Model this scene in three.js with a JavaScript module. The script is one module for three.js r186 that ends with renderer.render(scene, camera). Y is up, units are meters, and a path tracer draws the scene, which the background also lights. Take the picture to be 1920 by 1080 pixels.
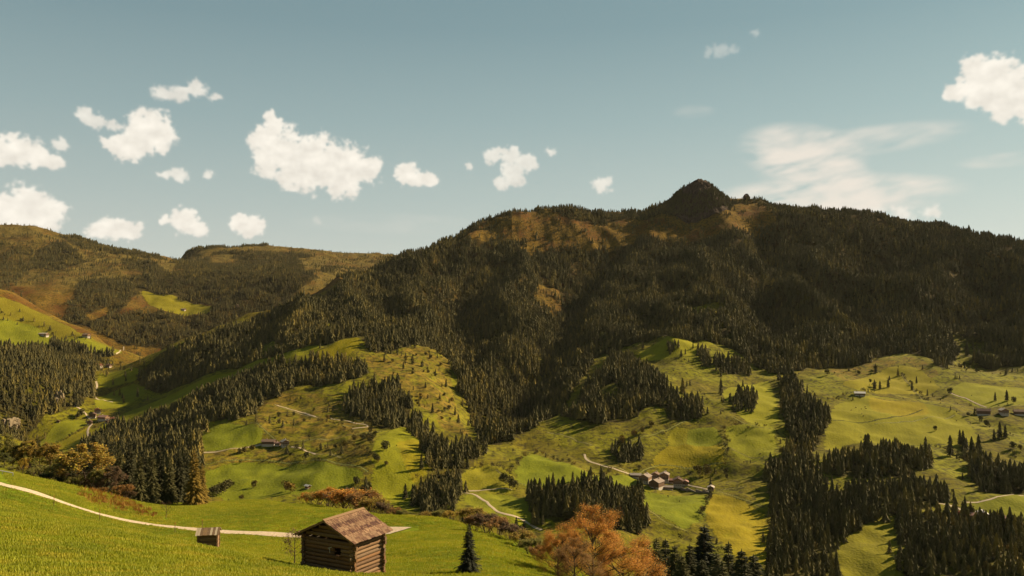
import * as THREE from 'three';
import { mergeGeometries } from 'three/addons/utils/BufferGeometryUtils.js';

// ---------------------------------------------------------------- camera, sky, sun, exposure
const EYE = 250, F = 1598, PITCH = Math.atan(60 / F);           // eye height, focal length in photo pixels, upward tilt
const scene = new THREE.Scene();
const camera = new THREE.PerspectiveCamera(2 * Math.atan(540 / F) * 180 / Math.PI, 16 / 9, 0.5, 9000);
camera.position.set(0, EYE, 0);
camera.lookAt(0, EYE + Math.sin(PITCH) * 100, -Math.cos(PITCH) * 100);
const EXPOSURE = 2.3;
const SUN_AZ = 63 * Math.PI / 180, SUN_EL = 30.5 * Math.PI / 180;  // azimuth to the right of the view
const SUN = new THREE.Vector3(Math.sin(SUN_AZ) * Math.cos(SUN_EL), Math.sin(SUN_EL), -Math.cos(SUN_AZ) * Math.cos(SUN_EL));
const sun = new THREE.DirectionalLight(new THREE.Color(1, 0.83, 0.56), 5);
sun.target.position.set(0, 60, -1200);
sun.position.copy(sun.target.position).addScaledVector(SUN, 5000);
sun.castShadow = true; sun.shadow.mapSize.set(4096, 4096);
Object.assign(sun.shadow.camera, { left: -2600, right: 2600, top: 2600, bottom: -2600, near: 10, far: 11000 });
sun.shadow.radius = 1;
scene.add(sun, sun.target);
const HAZE = new THREE.Color(0.95, 0.84, 0.74), HAZE_DENSITY = 0.000006;
scene.fog = new THREE.FogExp2(HAZE, HAZE_DENSITY);

// ---------------------------------------------------------------- small tools
function rng(seed) { let s = seed | 0; return () => { s = (s + 0x6d2b79f5) | 0; let t = Math.imul(s ^ (s >>> 15), 1 | s); t = (t + Math.imul(t ^ (t >>> 7), 61 | t)) ^ t; return ((t ^ (t >>> 14)) >>> 0) / 4294967296; }; }
const clamp = (x, a, b) => Math.min(b, Math.max(a, x)), lerp = (a, b, t) => a + (b - a) * t;
const smooth = (a, b, x) => { const t = clamp((x - a) / (b - a), 0, 1); return t * t * (3 - 2 * t); };
const PERM = new Uint8Array(512); { const r = rng(7), p = [...Array(256).keys()]; for (let i = 255; i > 0; i--) { const j = Math.floor(r() * (i + 1)); [p[i], p[j]] = [p[j], p[i]]; } for (let i = 0; i < 512; i++) PERM[i] = p[i & 255]; }
const GX = [], GY = []; for (let i = 0; i < 256; i++) { GX.push(Math.cos(i * 2.399963)); GY.push(Math.sin(i * 2.399963)); }
function noise(x, y) {
  const ix = Math.floor(x), iy = Math.floor(y), fx = x - ix, fy = y - iy, X = ix & 255, Y = iy & 255;
  const u = fx * fx * fx * (fx * (fx * 6 - 15) + 10), v = fy * fy * fy * (fy * (fy * 6 - 15) + 10);
  const a = PERM[PERM[X] + Y], b = PERM[PERM[X + 1] + Y], c = PERM[PERM[X] + Y + 1], d = PERM[PERM[X + 1] + Y + 1];
  const n00 = GX[a] * fx + GY[a] * fy, n10 = GX[b] * (fx - 1) + GY[b] * fy, n01 = GX[c] * fx + GY[c] * (fy - 1), n11 = GX[d] * (fx - 1) + GY[d] * (fy - 1);
  return 1.5 * (n00 + u * (n10 - n00) + v * (n01 - n00 + u * (n00 - n10 - n01 + n11)));
}
function fbm(x, y, n = 4) { let s = 0, a = 0.5; for (let i = 0; i < n; i++) { s += a * noise(x, y); x = x * 2.03 + 17.1; y = y * 2.03 - 9.7; a *= 0.5; } return s; }
const lin = (hex) => { const c = new THREE.Color(hex); return [c.r, c.g, c.b]; };

// ---------------------------------------------------------------- terrain: surveyed heights, joined by thin plate splines
const CP = Math.cos(PITCH), SP = Math.sin(PITCH);
function bearing(px, py) { const u = (px - 960) / F, v = (540 - py) / F, y = SP + v * CP, z = CP - v * SP; return [u / z, y / z]; } // metres aside and up for each metre ahead
function at(px, py, d) { const [a, b] = bearing(px, py); return [a * d, EYE + b * d, -d]; }
function spline(points, scale) {                                  // points: [x, h, z]
  const n = points.length, N = n + 3, A = Array.from({ length: N }, () => new Float64Array(N + 1));
  const K = (r2) => r2 > 0 ? 0.5 * r2 * Math.log(r2) : 0, P = points.map(([x, h, z]) => [x / scale, z / scale, h]);
  for (let i = 0; i < n; i++) {
    for (let j = 0; j < n; j++) A[i][j] = K((P[i][0] - P[j][0]) ** 2 + (P[i][1] - P[j][1]) ** 2);
    A[i][i] += 2e-4; A[i][n] = A[n][i] = 1; A[i][n + 1] = A[n + 1][i] = P[i][0]; A[i][n + 2] = A[n + 2][i] = P[i][1]; A[i][N] = P[i][2];
  }
  for (let c = 0; c < N; c++) {
    let p = c; for (let r = c + 1; r < N; r++) if (Math.abs(A[r][c]) > Math.abs(A[p][c])) p = r;
    [A[c], A[p]] = [A[p], A[c]];
    for (let r = c + 1; r < N; r++) { const f = A[r][c] / A[c][c]; if (f) for (let k = c; k <= N; k++) A[r][k] -= f * A[c][k]; }
  }
  const W = new Float64Array(N);
  for (let r = N - 1; r >= 0; r--) { let s = A[r][N]; for (let k = r + 1; k < N; k++) s -= A[r][k] * W[k]; W[r] = s / A[r][r]; }
  const X = Float64Array.from(P, (p) => p[0]), Z = Float64Array.from(P, (p) => p[1]);
  return (x, z) => { x /= scale; z /= scale; let s = W[n] + W[n + 1] * x + W[n + 2] * z; for (let i = 0; i < n; i++) { const r2 = (x - X[i]) ** 2 + (z - Z[i]) ** 2; if (r2 > 0) s += W[i] * 0.5 * r2 * Math.log(r2); } return s; };
}
const farPts = [], nearPts = [];
const far = (...l) => { for (const [x, y, d] of l) farPts.push(at(x, y, d)); };
const crest = (back, drop, ...l) => { for (const [x, y, d] of l) { const p = at(x, y, d); farPts.push(p); const q = at(x, y, d + back); farPts.push([q[0], p[1] - drop, q[2]]); } };
// main mountain: skyline, west ridge
crest(420, 150, [735, 487, 2450], [815, 464, 2500], [870, 436, 2550], [940, 408, 2600], [1030, 387, 2650], [1080, 394, 2680], [1150, 396, 2700], [1220, 392, 2720], [1305, 372, 2750], [1400, 374, 2700], [1450, 389, 2650], [1530, 396, 2600], [1640, 405, 2550], [1740, 421, 2480], [1840, 448, 2400], [1920, 472, 2300], [2120, 520, 2200], [2450, 600, 2000]);
crest(330, 95, [640, 527, 2250], [540, 568, 2100], [440, 608, 1950], [370, 634, 1850], [300, 659, 1760]);
// its face
far([820, 520, 2250], [760, 580, 1950], [690, 620, 1640], [900, 520, 2230], [900, 600, 1880], [900, 690, 1540], [900, 770, 1300], [960, 460, 2450], [1100, 445, 2500], [1100, 520, 2220], [1100, 600, 1880], [1080, 680, 1540], [1050, 760, 1300],
  [1300, 430, 2500], [1310, 500, 2180], [1310, 580, 1840], [1290, 638, 1540], [1500, 460, 2370], [1500, 540, 2020], [1500, 620, 1710], [1480, 690, 1470], [1700, 480, 2300], [1700, 560, 1960], [1720, 635, 1640], [1730, 672, 1510], [1900, 540, 2010], [1900, 620, 1710], [1900, 680, 1470], [2100, 600, 1800], [2100, 700, 1400]);
// right and middle meadows
far([1650, 770, 1210], [1600, 830, 1070], [1860, 775, 1190], [1850, 870, 990], [1700, 880, 955], [1860, 960, 850], [1640, 1030, 735], [1450, 760, 1210], [1460, 860, 1010], [1450, 960, 850], [1390, 980, 835], [1340, 830, 1085], [1360, 740, 1280], [1250, 900, 1000],
  [1230, 690, 1420], [1140, 840, 1085], [1130, 870, 1030], [1140, 722, 1290], [1000, 850, 1060], [980, 900, 940], [900, 940, 850], [1010, 990, 780], [1100, 960, 810], [1200, 1000, 785], [2100, 800, 1150], [2100, 950, 850],
  [890, 850, 1060], [820, 930, 890], [800, 965, 810], [940, 770, 1270], [965, 720, 1400]);
// shoulder with the yellow knoll, left meadows
far([770, 850, 965], [740, 900, 905], [700, 920, 880], [780, 700, 1340], [845, 745, 1290], [720, 655, 1460], [800, 652, 1500], [640, 648, 1420], [668, 636, 1440], [540, 670, 1430], [440, 707, 1430], [340, 746, 1440], [250, 775, 1450], [180, 790, 1450],
  [600, 612, 1640], [500, 640, 1620], [400, 672, 1630], [300, 700, 1650], [560, 725, 1280], [470, 772, 1180], [400, 745, 1310], [380, 802, 1130], [420, 830, 1045], [515, 836, 1035], [640, 740, 1235], [640, 800, 1090], [600, 870, 960], [450, 890, 945], [600, 920, 870], [420, 930, 865], [300, 830, 1110], [200, 860, 1090], [100, 870, 1160]);
// the valley on the left and the far hills
far([230, 662, 1980], [200, 692, 1820], [170, 742, 1610], [100, 803, 1410], [20, 838, 1360], [130, 705, 1600], [60, 705, 1500], [0, 650, 1600], [0, 725, 1430], [0, 802, 1340], [-150, 650, 1450], [-150, 800, 1250], [60, 645, 1900], [0, 615, 1950], [150, 645, 1930]);
crest(300, 90, [225, 656, 2000], [150, 618, 2060], [80, 580, 2150], [0, 547, 2250], [-120, 505, 2300]);
far([100, 545, 2950], [200, 585, 2850], [300, 622, 2750], [250, 572, 2950], [330, 572, 3000], [400, 592, 2900], [430, 545, 3100], [560, 522, 3150], [600, 502, 3450], [300, 502, 3400], [200, 490, 3420], [100, 482, 3420], [30, 502, 3250], [-200, 480, 3300]);
crest(500, 130, [0, 424, 3850], [60, 427, 3850], [130, 441, 3800], [200, 464, 3750], [300, 480, 3750], [-250, 430, 3900]);
crest(500, 120, [345, 477, 4300], [420, 467, 4400], [500, 462, 4500], [560, 467, 4500], [640, 473, 4500], [735, 479, 4500], [830, 486, 4400]);
far([700, 497, 4150], [500, 492, 4050], [420, 502, 3900]);
for (const [x, z, h] of [[-3400, -1000, 300], [3400, -1500, 350], [-3600, -5600, 200], [3600, -5600, 150], [0, -5700, 150], [1600, -4200, 150], [-300, -640, -192], [0, -640, -200], [300, -620, -207], [-700, -900, -190], [700, -560, -207], [-150, -480, -145], [100, -450, -165], [330, -430, -172], [-330, -470, -140], [-800, -500, -120], [1000, -500, -200]]) farPts.push([x, EYE + h, z]);
// the near hillside
for (const [x, y, d] of [[571, 1066, 57.1], [666, 1077, 55], [723, 1076, 57.9], [0, 965, 62], [150, 985, 60], [300, 1012, 57], [450, 1040, 55], [560, 1063, 53], [0, 1080, 28], [300, 1080, 32], [560, 1080, 46], [0, 1020, 42], [-250, 1000, 45], [-300, 900, 75],
  [0, 962, 75], [150, 984, 74], [300, 1016, 72], [391, 1034, 72], [450, 1045, 70], [560, 1063, 68], [391, 1030, 90], [480, 1042, 90], [640, 1056, 78], [720, 1050, 80], [0, 954, 92], [150, 974, 92], [300, 1006, 95], [420, 1032, 106], [391, 1027, 112], [540, 1044, 95], [0, 906, 136], [60, 920, 136], [140, 950, 138], [220, 973, 140], [300, 986, 140], [400, 995, 140], [500, 1001, 138], [560, 1004, 137], [650, 1001, 136], [745, 994, 135],
  [400, 962, 190], [300, 952, 195], [500, 938, 245], [390, 943, 240], [280, 948, 218], [600, 948, 205], [680, 960, 172], [760, 970, 158], [840, 975, 152], [870, 985, 142], [950, 1010, 122], [1010, 1050, 100], [850, 1030, 86], [950, 1060, 76], [800, 1080, 62], [900, 1080, 62], [1000, 1080, 66],
  [150, 915, 190], [200, 927, 203], [60, 893, 222], [0, 882, 240], [-200, 870, 150], [-350, 850, 230]]) nearPts.push(at(x, y, d));
for (const [x, z, h] of [[0, 0, -1.9], [0, -14, -5], [-30, 0, 0], [30, 0, -8], [0, 30, 5], [-45, -20, -2], [15, -45, -17], [25, -60, -30], [28, -100, -44], [60, -100, -60], [-150, -330, -88], [-60, -330, -92], [-8, -250, -84], [8, -180, -62], [45, -200, -80], [110, -200, -98], [110, -330, -132], [-260, -330, -86], [-20, -420, -125], [120, -440, -165], [-200, -440, -132], [-420, -300, -60], [-330, -100, 5], [250, -150, -110], [250, -400, -170], [-420, -460, -128]]) nearPts.push([x, EYE + h, z]);
const farH = spline(farPts, 1000), nearH = spline(nearPts, 100);
// gullies cut into the mountain: [photo bearings with distances], width, depth
const GULLIES = [[[[1140, 470, 2400], [1100, 540, 2120], [1060, 620, 1800], [1000, 700, 1510], [945, 775, 1270]], 60, 34], [[[1432, 440, 2450], [1436, 500, 2190], [1445, 560, 1930], [1440, 620, 1700]], 42, 24],
  [[[850, 500, 2350], [870, 600, 1880], [900, 690, 1540]], 55, 18], [[[640, 560, 2080], [760, 620, 1750]], 60, 10], [[[1620, 470, 2330], [1600, 560, 1960], [1610, 640, 1630]], 60, 14], [[[1830, 520, 2080], [1800, 600, 1790], [1820, 670, 1500]], 60, 16], [[[1250, 450, 2420], [1230, 540, 2020], [1200, 610, 1660]], 60, 14]]
  .map(([l, w, dep]) => [l.map((p) => { const q = at(...p); return [q[0], q[2]]; }), w, dep]);
function segDist(x, z, a, b) { const dx = b[0] - a[0], dz = b[1] - a[1], t = clamp(((x - a[0]) * dx + (z - a[1]) * dz) / (dx * dx + dz * dz), 0, 1); return Math.hypot(x - a[0] - dx * t, z - a[1] - dz * t); }
function rawHeight(x, z) {
  const d = -z, b = smooth(330, 470, d);
  let h = 0;
  if (b < 1) h += (1 - b) * (nearH(x, z) + 0.22 * fbm(x / 14, z / 14, 3) * smooth(20, 60, d) + 0.06 * noise(x / 1.7, z / 1.7));
  if (b > 0) {
    let f = farH(x, z);
    const m = smooth(1350, 1800, d) * (1 - 0.72 * smooth(2150, 2500, d)) * (1 - 0.75 * smooth(-330, -620, x)), r = 1 - Math.abs(noise(x / 210 + 3, z / 420 - 5));
    f += (12.5 + 3 * m) * fbm(x / 115, z / 120, 4) + 5.2 * fbm(x / 38 + 8, z / 32, 2) + m * 58 * (r * r - 0.55) + m * 16 * fbm(x / 62, z / 85, 3) + smooth(1900, 2300, d) * 7 * fbm(x / 55 + 20, z / 60, 3);
    if (d > 1150) for (const [l, w, dep] of GULLIES) { let q = 1e9; for (let i = 1; i < l.length; i++) q = Math.min(q, segDist(x, z, l[i - 1], l[i])); if (q < 3 * w) f -= 1.5 * dep * Math.exp(-q * q / (w * w)); }
    h += b * f;
  }
  return h;
}
const xs = [], zs = [];
{ const half = []; for (let x = 110, s; x < 3300; x += s) { s = Math.min(16, 1 + (x - 110) * 0.02); half.push(x); } for (let i = half.length - 1; i >= 0; i--) xs.push(-30 - half[i]); for (let x = -139; x < 79.5; x += 1) xs.push(x); for (const h of half) xs.push(-30 + h); }
for (let d = -40, s; d < 5700; d += s) { s = Math.min(16, 1 + Math.max(0, d - 250) * 0.013); zs.push(-d); }
const NX = xs.length, NZ = zs.length, H = new Float32Array(NX * NZ);
for (let j = 0; j < NZ; j++) for (let i = 0; i < NX; i++) { const d = -zs[j], x = xs[i]; H[j * NX + i] = Math.abs(x) > (d < 430 ? 480 : 420 + d * 0.72) ? NaN : rawHeight(x, zs[j]); }
function find(arr, v, sign) { let a = 0, b = arr.length - 1; while (b - a > 1) { const m = (a + b) >> 1; if (sign * arr[m] <= sign * v) a = m; else b = m; } return a; }
function ground(x, z) {
  const i = find(xs, x, 1), j = find(zs, z, -1), u = (x - xs[i]) / (xs[i + 1] - xs[i]), v = (z - zs[j]) / (zs[j + 1] - zs[j]), k = j * NX + i;
  // the two triangles of each cell, split along the same diagonal as the mesh
  return u + v <= 1 ? H[k] + u * (H[k + 1] - H[k]) + v * (H[k + NX] - H[k]) : H[k + NX + 1] + (1 - u) * (H[k + NX] - H[k + NX + 1]) + (1 - v) * (H[k + 1] - H[k + NX + 1]);
}
function survey(px, py, d0 = 480, d1 = 5300) {                    // where the line of sight along a bearing meets the ground
  for (let tries = 0; tries < 40; tries++, py += 1.5) {
    const [a, b] = bearing(px, py); let last = d0;
    for (let d = d0, s; d < d1; d += s) {
      s = 1 + d * 0.004; const g = ground(a * d, -d);
      if (g >= EYE + b * d) { let lo = last, hi = d; for (let k = 0; k < 14; k++) { const m = (lo + hi) / 2; if (ground(a * m, -m) >= EYE + b * m) hi = m; else lo = m; } return [a * hi, -hi]; }
      last = d;
    }
  }
  return null;
}
const surveyAll = (list, d0, d1) => list.map(([x, y]) => survey(x, y, d0, d1)).filter(Boolean);
console.log('terrain ready', NX, NZ);

// ---------------------------------------------------------------- sky: clear air brighter toward the horizon and the sun, with small fair-weather clouds all round
function makeSky() {
  const W = 4096, Hh = 2048, data = new Float32Array(W * Hh * 4), D = Math.PI / 180;
  const stops = [[-90, '#c0c5ba'], [0, '#d6d8cd'], [4, '#c8d0c9'], [8, '#b4c3c0'], [13, '#9cb2b4'], [19, '#829ca3'], [30, '#678590'], [50, '#52717e'], [90, '#466370']].map(([e, c]) => [e, lin(c)]);
  for (let j = 0; j < Hh; j++) {
    const el = ((j + 0.5) / Hh - 0.5) * 180; let k = 0; while (k < stops.length - 2 && el > stops[k + 1][0]) k++;
    const t = clamp((el - stops[k][0]) / (stops[k + 1][0] - stops[k][0]), 0, 1), c = [0, 1, 2].map((n) => lerp(stops[k][1][n], stops[k + 1][1][n], t));
    const y = Math.sin(el * D), r = Math.cos(el * D);
    for (let i = 0; i < W; i++) {
      const a = ((i + 0.5) / W - 0.5) * 2 * Math.PI, x = r * Math.cos(a), z = r * Math.sin(a);
      const ang = Math.acos(clamp(x * SUN.x + y * SUN.y + z * SUN.z, -1, 1)) / D, g = Math.exp(-ang / 34), o = (j * W + i) * 4;
      for (let n = 0; n < 3; n++) data[o + n] = c[n] * (0.86 + [1.0, 0.93, 0.8][n] * 1.0 * g);
      data[o + 3] = 1;
    }
  }
  // clouds: lobes as [azimuth, elevation, radius] in degrees
  const toAng = (px, py) => { const [u, v] = bearing(px, py); return [Math.atan(u) / D, Math.atan(v / Math.hypot(1, u)) / D]; };
  const clouds = [];
  const cloud = (o, lobes) => clouds.push({ ...o, lobes: lobes.map(([x, y, r, sq = 1]) => [...toAng(x, y), 0.93 * r / F / D, sq]) });
  cloud({}, [[512, 232, 26], [497, 268, 34], [545, 290, 55], [600, 305, 58], [650, 312, 50], [688, 318, 34], [640, 330, 46], [560, 325, 48], [500, 305, 30]]);
  cloud({}, [[283, 240, 42], [262, 262, 38], [215, 268, 26, 0.6], [240, 285, 32, 0.55], [300, 262, 30]]);
  cloud({ soft: 1.2 }, [[160, 216, 19, 0.8], [180, 228, 19, 0.8], [210, 236, 14, 0.7]]);
  cloud({ soft: 1.5 }, [[302, 174, 20, 0.8], [335, 176, 24, 0.8], [368, 166, 24, 0.8], [405, 184, 15, 0.6]]);
  cloud({}, [[28, 276, 30], [55, 290, 36, 0.8], [95, 300, 24, 0.7], [-15, 292, 30, 0.7]]);
  cloud({ soft: 1.3 }, [[112, 272, 18, 0.6]]);
  cloud({}, [[35, 395, 44], [80, 393, 40], [0, 402, 40], [55, 412, 60, 0.5], [-50, 400, 40]]);
  cloud({}, [[183, 432, 26, 0.7], [215, 428, 30, 0.8], [245, 434, 24, 0.8]]);
  cloud({}, [[345, 414, 28], [372, 430, 22, 0.7], [310, 412, 10]]);
  cloud({}, [[452, 420, 22], [480, 424, 22], [466, 436, 14]]);
  cloud({ soft: 1.6 }, [[335, 328, 24, 0.6], [310, 329, 14, 0.5], [390, 328, 13, 0.7]]);
  cloud({}, [[762, 327, 28, 0.9], [808, 334, 20, 0.8], [785, 338, 24, 0.6]]);
  cloud({ soft: 1.25 }, [[925, 290, 26, 0.7], [955, 292, 26, 0.8], [985, 306, 30, 0.7], [960, 322, 26], [940, 343, 22, 0.7], [965, 340, 24, 0.6]]);
  cloud({ soft: 1.4 }, [[1130, 346, 24, 0.8]]);
  cloud({ soft: 1.6 }, [[1032, 284, 14, 0.7], [880, 312, 9, 0.8]]);
  cloud({}, [[1832, 140, 36], [1872, 138, 36], [1850, 172, 40], [1798, 174, 26, 0.7], [1905, 172, 42], [1880, 200, 26], [1960, 170, 60]]);
  cloud({ soft: 2.2, thin: 0.35 }, [[1328, 96, 12], [1352, 96, 18], [1375, 92, 12], [1415, 62, 14, 0.5], [595, 415, 10]]);
  cloud({ soft: 1.8 }, [[1748, 397, 22, 0.6], [1690, 404, 26, 0.7], [1630, 396, 30, 0.7]]);
  const r = rng(99);
  for (let a = 42; a < 318; a += 9 + r() * 9) {                  // the same kind of sky goes on outside the frame
    const n = 1 + Math.floor(r() * 2);
    for (let k = 0; k < n; k++) { const az = a + r() * 8, el = 5 + r() * r() * 34, s = 0.6 + r() * 1.3, lobes = []; for (let q = 0; q < 7; q++) lobes.push([az + (r() - 0.5) * 5 * s, el + (r() - 0.5) * 1.8 * s, (0.6 + r()) * s, 0.6 + 0.4 * r()]); clouds.push({ lobes, soft: 1 + r() * 0.5 }); }
  }
  const put = (i, j, al, c) => { const o = ((j * W) + ((i % W) + W) % W) * 4; for (let n = 0; n < 3; n++) data[o + n] = lerp(data[o + n], c[n], al); };
  const each = (az0, az1, el0, el1, f) => {                       // azimuth is 0 along -z, to the right positive
    const i0 = Math.floor((az0 - 90 + 180) / 360 * W), i1 = Math.ceil((az1 - 90 + 180) / 360 * W), j0 = Math.max(0, Math.floor((el0 + 90) / 180 * Hh)), j1 = Math.min(Hh - 1, Math.ceil((el1 + 90) / 180 * Hh));
    for (let j = j0; j <= j1; j++) for (let i = i0; i <= i1; i++) f(i, j, (i + 0.5) / W * 360 - 90, (j + 0.5) / Hh * 180 - 90);
  };
  for (const { lobes, soft = 1, thin = 1 } of clouds) {
    const pad = 1.6, lo = [0, 1].map((k) => Math.min(...lobes.map((l) => l[k] - l[2] * pad))), hi = [0, 1].map((k) => Math.max(...lobes.map((l) => l[k] + l[2] * pad)));
    const R = Math.max(...lobes.map((l) => l[2])), density = (a, e) => {
      const wx = a + 0.32 * R * fbm(a / R * 1.3 + 5, e / R * 1.3, 3) + 0.22 * fbm(a * 3.1, e * 3.1, 3), wy = e + 0.32 * R * fbm(a / R * 1.3 - 8, e / R * 1.3 + 4, 3) + 0.22 * fbm(a * 3.1 + 9, e * 3.1, 3); let q = -9;
      for (const [la, le, lr, sq] of lobes) { const dx = (wx - la) / lr, dy = (wy - le) / (lr * sq), v = 1 - (dx * dx + dy * dy); q = Math.max(q, v) + 0.1 * Math.max(0, Math.min(q, v)); }
      if (q < -0.75) return -1;
      const bil = 1 - 2 * Math.abs(noise(a * 1.9 + 3, e * 2.3)) + 0.5 * (1 - 2 * Math.abs(noise(a * 4.1, e * 4.9 + 7)));
      return q + 0.75 * fbm(a * 1.3 + 31, e * 1.7, 4) + 0.2 * (bil - 0.75) + 0.26 * fbm(a * 6, e * 7 + 3, 4);
    };
    each(lo[0], hi[0], lo[1], hi[1], (i, j, a, e) => {
      const q = density(a, e); if (q < -0.07) return;
      const al = smooth(-0.04, 0.5 * soft, q) * (soft > 1.15 ? 0.78 : 0.97) * thin;
      const lit = clamp(0.93 + 0.22 * fbm(a * 0.9 + 3, e * 1.3, 3) + 0.06 * fbm(a * 3.4, e * 4, 2) + 0.14 * ((e - lo[1]) / (hi[1] - lo[1]) - 0.45), 0.72, 1.06);
      put(i, j, al, [0.96 * lit + 0.02, 0.90 * lit + 0.02, 0.79 * lit + 0.02]);
    });
  }
  // thin high cloud above the right-hand ridge, and fainter ones elsewhere
  const veil = (cx, cy, rx, ry, k, tilt = 0) => {
    each(cx - rx * 1.3, cx + rx * 1.3, Math.max(0.5, cy - ry * 1.4), cy + ry * 1.4, (i, j, a, e) => {
      const X = (a - cx) / rx, Y = (e - cy - tilt * (a - cx)) / ry, m = 1 - X * X - Y * Y; if (m <= 0) return;
      const wx = a + 1.1 * fbm(a * 0.16, e * 0.2, 2), wy = e + 0.5 * fbm(a * 0.14 + 7, e * 0.25 + 2, 3), s = fbm(wx * 0.16 + wy * 0.3, wy * 0.8 - wx * 0.16, 4), f = fbm(wx * 0.6 + wy * 0.5, wy * 2.6 - wx * 0.55, 5);
      const al = k * smooth(0, 0.7, m) * clamp(0.52 + 1.0 * s + 0.5 * f, 0, 1); if (al > 0.003) put(i, j, Math.min(0.9, al), [0.86, 0.79, 0.69]);
    });
  };
  veil(...toAng(1560, 366), 8.2, 1.5, 0.95); veil(...toAng(1520, 378), 6.5, 1.3, 0.9); veil(...toAng(1500, 285), 4.4, 2.0, 0.8, -0.12); veil(...toAng(1640, 262), 6.0, 1.0, 0.55, 0.05); veil(...toAng(1530, 330), 4.4, 2.4, 0.85, -0.35);
  veil(...toAng(1890, 300), 3.0, 0.5, 0.45); veil(...toAng(1300, 210), 1.6, 0.5, 0.2); veil(...toAng(740, 420), 7, 0.8, 0.12);
  for (let a = 60; a < 320; a += 34) veil(a + 8 * r(), 7 + 12 * r(), 7 + 4 * r(), 1.2 + r(), 0.6, 0.2 * (r() - 0.5));
  for (let k = 0; k < data.length; k++) if (k % 4 !== 3) data[k] /= EXPOSURE;      // the sky's own values are those of the picture
  const t = new THREE.DataTexture(data, W, Hh, THREE.RGBAFormat, THREE.FloatType); t.mapping = THREE.EquirectangularReflectionMapping; t.magFilter = THREE.LinearFilter; t.needsUpdate = true;
  return t;
}
scene.background = scene.environment = makeSky();
console.log('sky ready');

// ---------------------------------------------------------------- helpers for things
const names = new Map();
function numbered(name) { const n = names.get(name) || 0; names.set(name, n + 1); return n ? `${name}_${String(n).padStart(3, '0')}` : name; }
function tag(o, label, category, group, kind) { Object.assign(o.userData, { label, category }); if (group) o.userData.group = group; if (kind) o.userData.kind = kind; return o; }
function thing(name, label, category, pos = [0, 0, 0], turn = 0, group) { const o = new THREE.Group(); o.name = numbered(name); o.position.set(...pos); o.rotation.y = turn; scene.add(o); return tag(o, label, category, group); }
function part(name, geometry, material, parent, label) { const m = new THREE.Mesh(geometry, material); m.name = name; m.castShadow = m.receiveShadow = true; parent.add(m); if (label) m.userData.label = label; return m; }
function structure(name, geometry, material) { const m = part(numbered(name), geometry, material, scene); m.userData.kind = 'structure'; return m; }
function copyOf(src, label, pos, turn, scale, group) { const c = src.clone(); c.name = numbered(src.name.replace(/_\d{3}$/, '')); c.userData = { ...src.userData, label }; if (group) c.userData.group = group; c.position.set(...pos); c.rotation.y = turn; if (scale) c.scale.set(...[].concat(scale, scale, scale).slice(0, 3)); scene.add(c); return c; }
const std = (color, rough = 0.95, extra = {}) => new THREE.MeshPhysicalMaterial({ color: new THREE.Color(...color), roughness: rough, specularIntensity: 0.25, ...extra });
function tri(arr, a, b, c) { arr.push(...a, ...b, ...c); }
function fromTris(arr, uvs, colors) { const g = new THREE.BufferGeometry(); g.setAttribute('position', new THREE.Float32BufferAttribute(arr, 3)); if (uvs) g.setAttribute('uv', new THREE.Float32BufferAttribute(uvs, 2)); if (colors) g.setAttribute('color', new THREE.Float32BufferAttribute(colors, 3)); g.computeVertexNormals(); return g; }

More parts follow.
